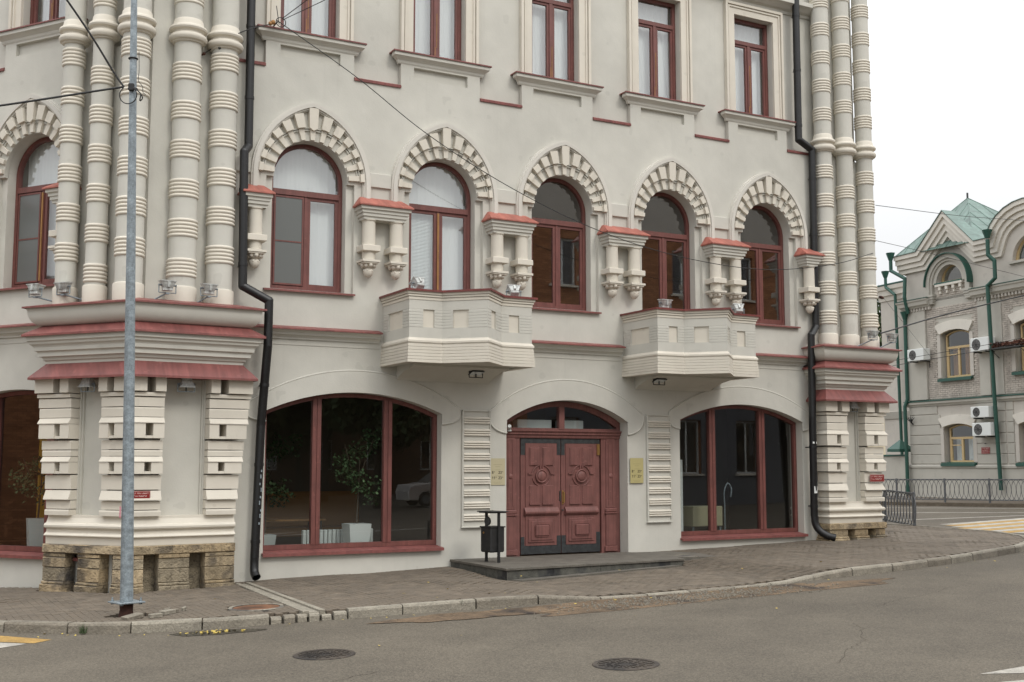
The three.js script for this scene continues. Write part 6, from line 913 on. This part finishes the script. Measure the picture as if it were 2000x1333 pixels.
// ================================================================ seen through the shop windows
function plant(pos, potH, potW, h, n, seed, label) {
  const t = thing('potted_plant', label, 'plant', pos, TURN), r = rng(seed); mesh('pot', flat(new THREE.CylinderGeometry(potW * 0.707, potW * 0.52, potH, 4).rotateY(Math.PI / 4).translate(0, potH / 2, 0)), M.white, t); mesh('stem', [rod([0, potH * 0.9, 0], [0.05, h * 0.75, 0], 0.022, 6, 0.01), rod([0.02, h * 0.5, 0], [-0.3, h * 0.85, 0.1], 0.01, 5), rod([0.03, h * 0.6, 0], [0.35, h * 0.9, -0.05], 0.01, 5)], M.bark, t);
  const lv = []; for (let i = 0; i < n; i++) { const br = Math.floor(r() * 9), a = br * 2.4 + (r() - 0.5) * 0.7, y = h * (0.42 + 0.58 * (((br * 0.37) % 1) * 0.7 + r() * 0.3)), R = 0.12 + 0.6 * r() * (0.5 + ((br * 0.61) % 1) * 0.5), p = [Math.cos(a) * R, y, Math.sin(a) * R * 0.7], s = 0.045 + r() * 0.03, q = r() * 6.28, d = [Math.cos(q) * s, -s * 0.9, Math.sin(q) * s], e = [-Math.sin(q) * s * 0.45, 0, Math.cos(q) * s * 0.45]; lv.push(p[0], p[1], p[2], p[0] + d[0] * 0.5 + e[0], p[1] + d[1] * 0.5, p[2] + d[2] * 0.5 + e[2], p[0] + d[0], p[1] + d[1], p[2] + d[2], p[0], p[1], p[2], p[0] + d[0], p[1] + d[1], p[2] + d[2], p[0] + d[0] * 0.5 - e[0], p[1] + d[1] * 0.5, p[2] + d[2] * 0.5 - e[2]); }
  const g = new THREE.BufferGeometry(); g.setAttribute('position', new THREE.Float32BufferAttribute(lv, 3)); g.computeVertexNormals(); mesh('leaves', g, M.leafGreen, t);
}
plant(toW(-3.05, 0.36, -0.62), 0.72, 0.44, 2.6, 620, 61, 'green ficus in a white square pot behind the shop window next to the corner tower');
plant(toW(-4.55, 0.36, -1.6), 0.5, 0.36, 2.5, 700, 63, 'thin green potted tree behind the window pane next to the corner tower downpipe');
plant((() => { const q = inF(FB, -0.66, -0.9); return toW(q[0], 0.36, q[1]); })(), 0.85, 0.36, 2.3, 600, 65, 'spiky green plant in a white pot behind the side street shop window');
{
  const r = thing('radiator', 'white ribbed radiator behind the shop window next to the corner tower', 'radiator', toW(-3.25, 0.46, -1.0), TURN); for (let k = 0; k < 17; k++) mesh('rib', cbox(-0.75 + k * 0.085, -0.682 + k * 0.085, 0, 0.5, -0.05, 0.05, 0.012), M.white, r);
  const tb = thing('dining_table', 'wooden cafe table in the dark room behind the shop window next to the corner tower', 'table', toW(-4.0, 0.36, -2.3), TURN); mesh('top', cbox(-0.8, 0.8, 0.72, 0.76, -0.4, 0.4, 0.01), M.bareWood, tb); for (const x of [-0.7, 0.7]) for (const z of [-0.32, 0.32]) mesh('leg', box(x - 0.03, x + 0.03, 0, 0.72, z - 0.03, z + 0.03), M.lampDark, tb);
  const so = thing('bench_seat', 'orange brown bench along the back of the cafe room', 'bench', toW(-3.4, 0.36, -4.2), TURN); mesh('seat', cbox(-1.9, 1.9, 0.3, 0.48, -0.3, 0.3, 0.03), M.orangeCurtain, so); mesh('backrest', cbox(-1.9, 1.9, 0.48, 1.25, -0.38, -0.25, 0.03), M.orangeCurtain, so);
  const cb = thing('cabinet', 'tall white cabinet behind the shop window next to the end tower', 'cabinet', toW(4.35, 0.36, -0.9), TURN); mesh('case', cbox(-0.32, 0.32, 0, 1.95, -0.3, 0.3, 0.01), M.white, cb); mesh('door', cbox(-0.3, 0.3, 0.06, 1.9, 0.3, 0.315, 0.005), M.white, cb);
  const wk = thing('sink_unit', 'cream sink unit on legs behind the shop window next to the end tower', 'sink', toW(5.45, 0.36, -1.0), TURN); mesh('basin', cbox(-0.42, 0.42, 0.45, 0.9, -0.28, 0.28, 0.015), M.plaqueEdge, wk); for (const x of [-0.38, 0.38]) mesh('leg', box(x - 0.02, x + 0.02, 0, 0.45, 0.2, 0.24), M.galv, wk);
  const fc = thing('tubular_stand', 'bent chrome tube stand behind the shop window next to the end tower', 'stand', toW(6.05, 0.36, -0.75), TURN); mesh('tube', [tube([[-0.1, 0, 0], [-0.1, 0.9, 0], [-0.1, 1.25, 0], [0.0, 1.42, 0], [0.1, 1.3, 0], [0.08, 1.1, 0]], 0.017, 8, 40), tube([[-0.1, 0.3, 0], [0.5, 0.32, 0], [0.55, 0.1, 0], [0.55, 0, 0]], 0.017, 8, 30)], M.galv, fc);
  const ac = thing('air_curtain', 'pair of white air curtain boxes behind the glass over the door', 'air curtain', toW(DOOR[0], 2.93, -0.62), TURN); for (const [a, e] of [[-0.92, -0.1], [0.1, 0.68]]) mesh('case', cbox(a, e, 0, 0.2, -0.1, 0.12, 0.012), M.white, ac);
  const y = thing('yellow_pillar', 'yellow painted pillar behind the side street shop window', 'pillar', (() => { const q = inF(FB, -0.98, -1.3); return toW(q[0], 0.36, q[1]); })(), TURN); mesh('shaft', cbox(-0.1, 0.1, 0, 4.0, -0.1, 0.1, 0.01), M.yellowPaint, y); mesh('skirting', cbox(-0.115, 0.115, 0, 0.12, -0.115, 0.115, 0.006), M.yellowPaint, y);
}
// look-alikes carry a common group
const groupOf = { floodlight: 'floodlights fixed to the corner building', air_conditioner: 'air conditioners on the far building', manhole_cover: 'manhole covers', drainpipe: 'black drainpipes of the corner building', tree: 'street trees', opening_hours_plaque: 'opening hours plaques by the door', street_name_plate: 'red street plates', potted_plant: 'potted plants behind the shop windows', trolley_wire: 'overhead wires by the far building', street_cable: 'cables at the lamp post', rising_cable: 'cables rising from the wall hook', cable_anchor: 'cable anchors', paving_rubble: 'rubble round the lamp post', street_railing: 'street railings', weed_tuft: 'weeds in the kerb joints', brick_house: 'mirrored houses' };
for (const o of scene.children) { const k = o.name.replace(/_\d{3}$/, ''); if (groupOf[k] && o.userData.category) o.userData.group = groupOf[k]; }
renderer.render(scene, camera);
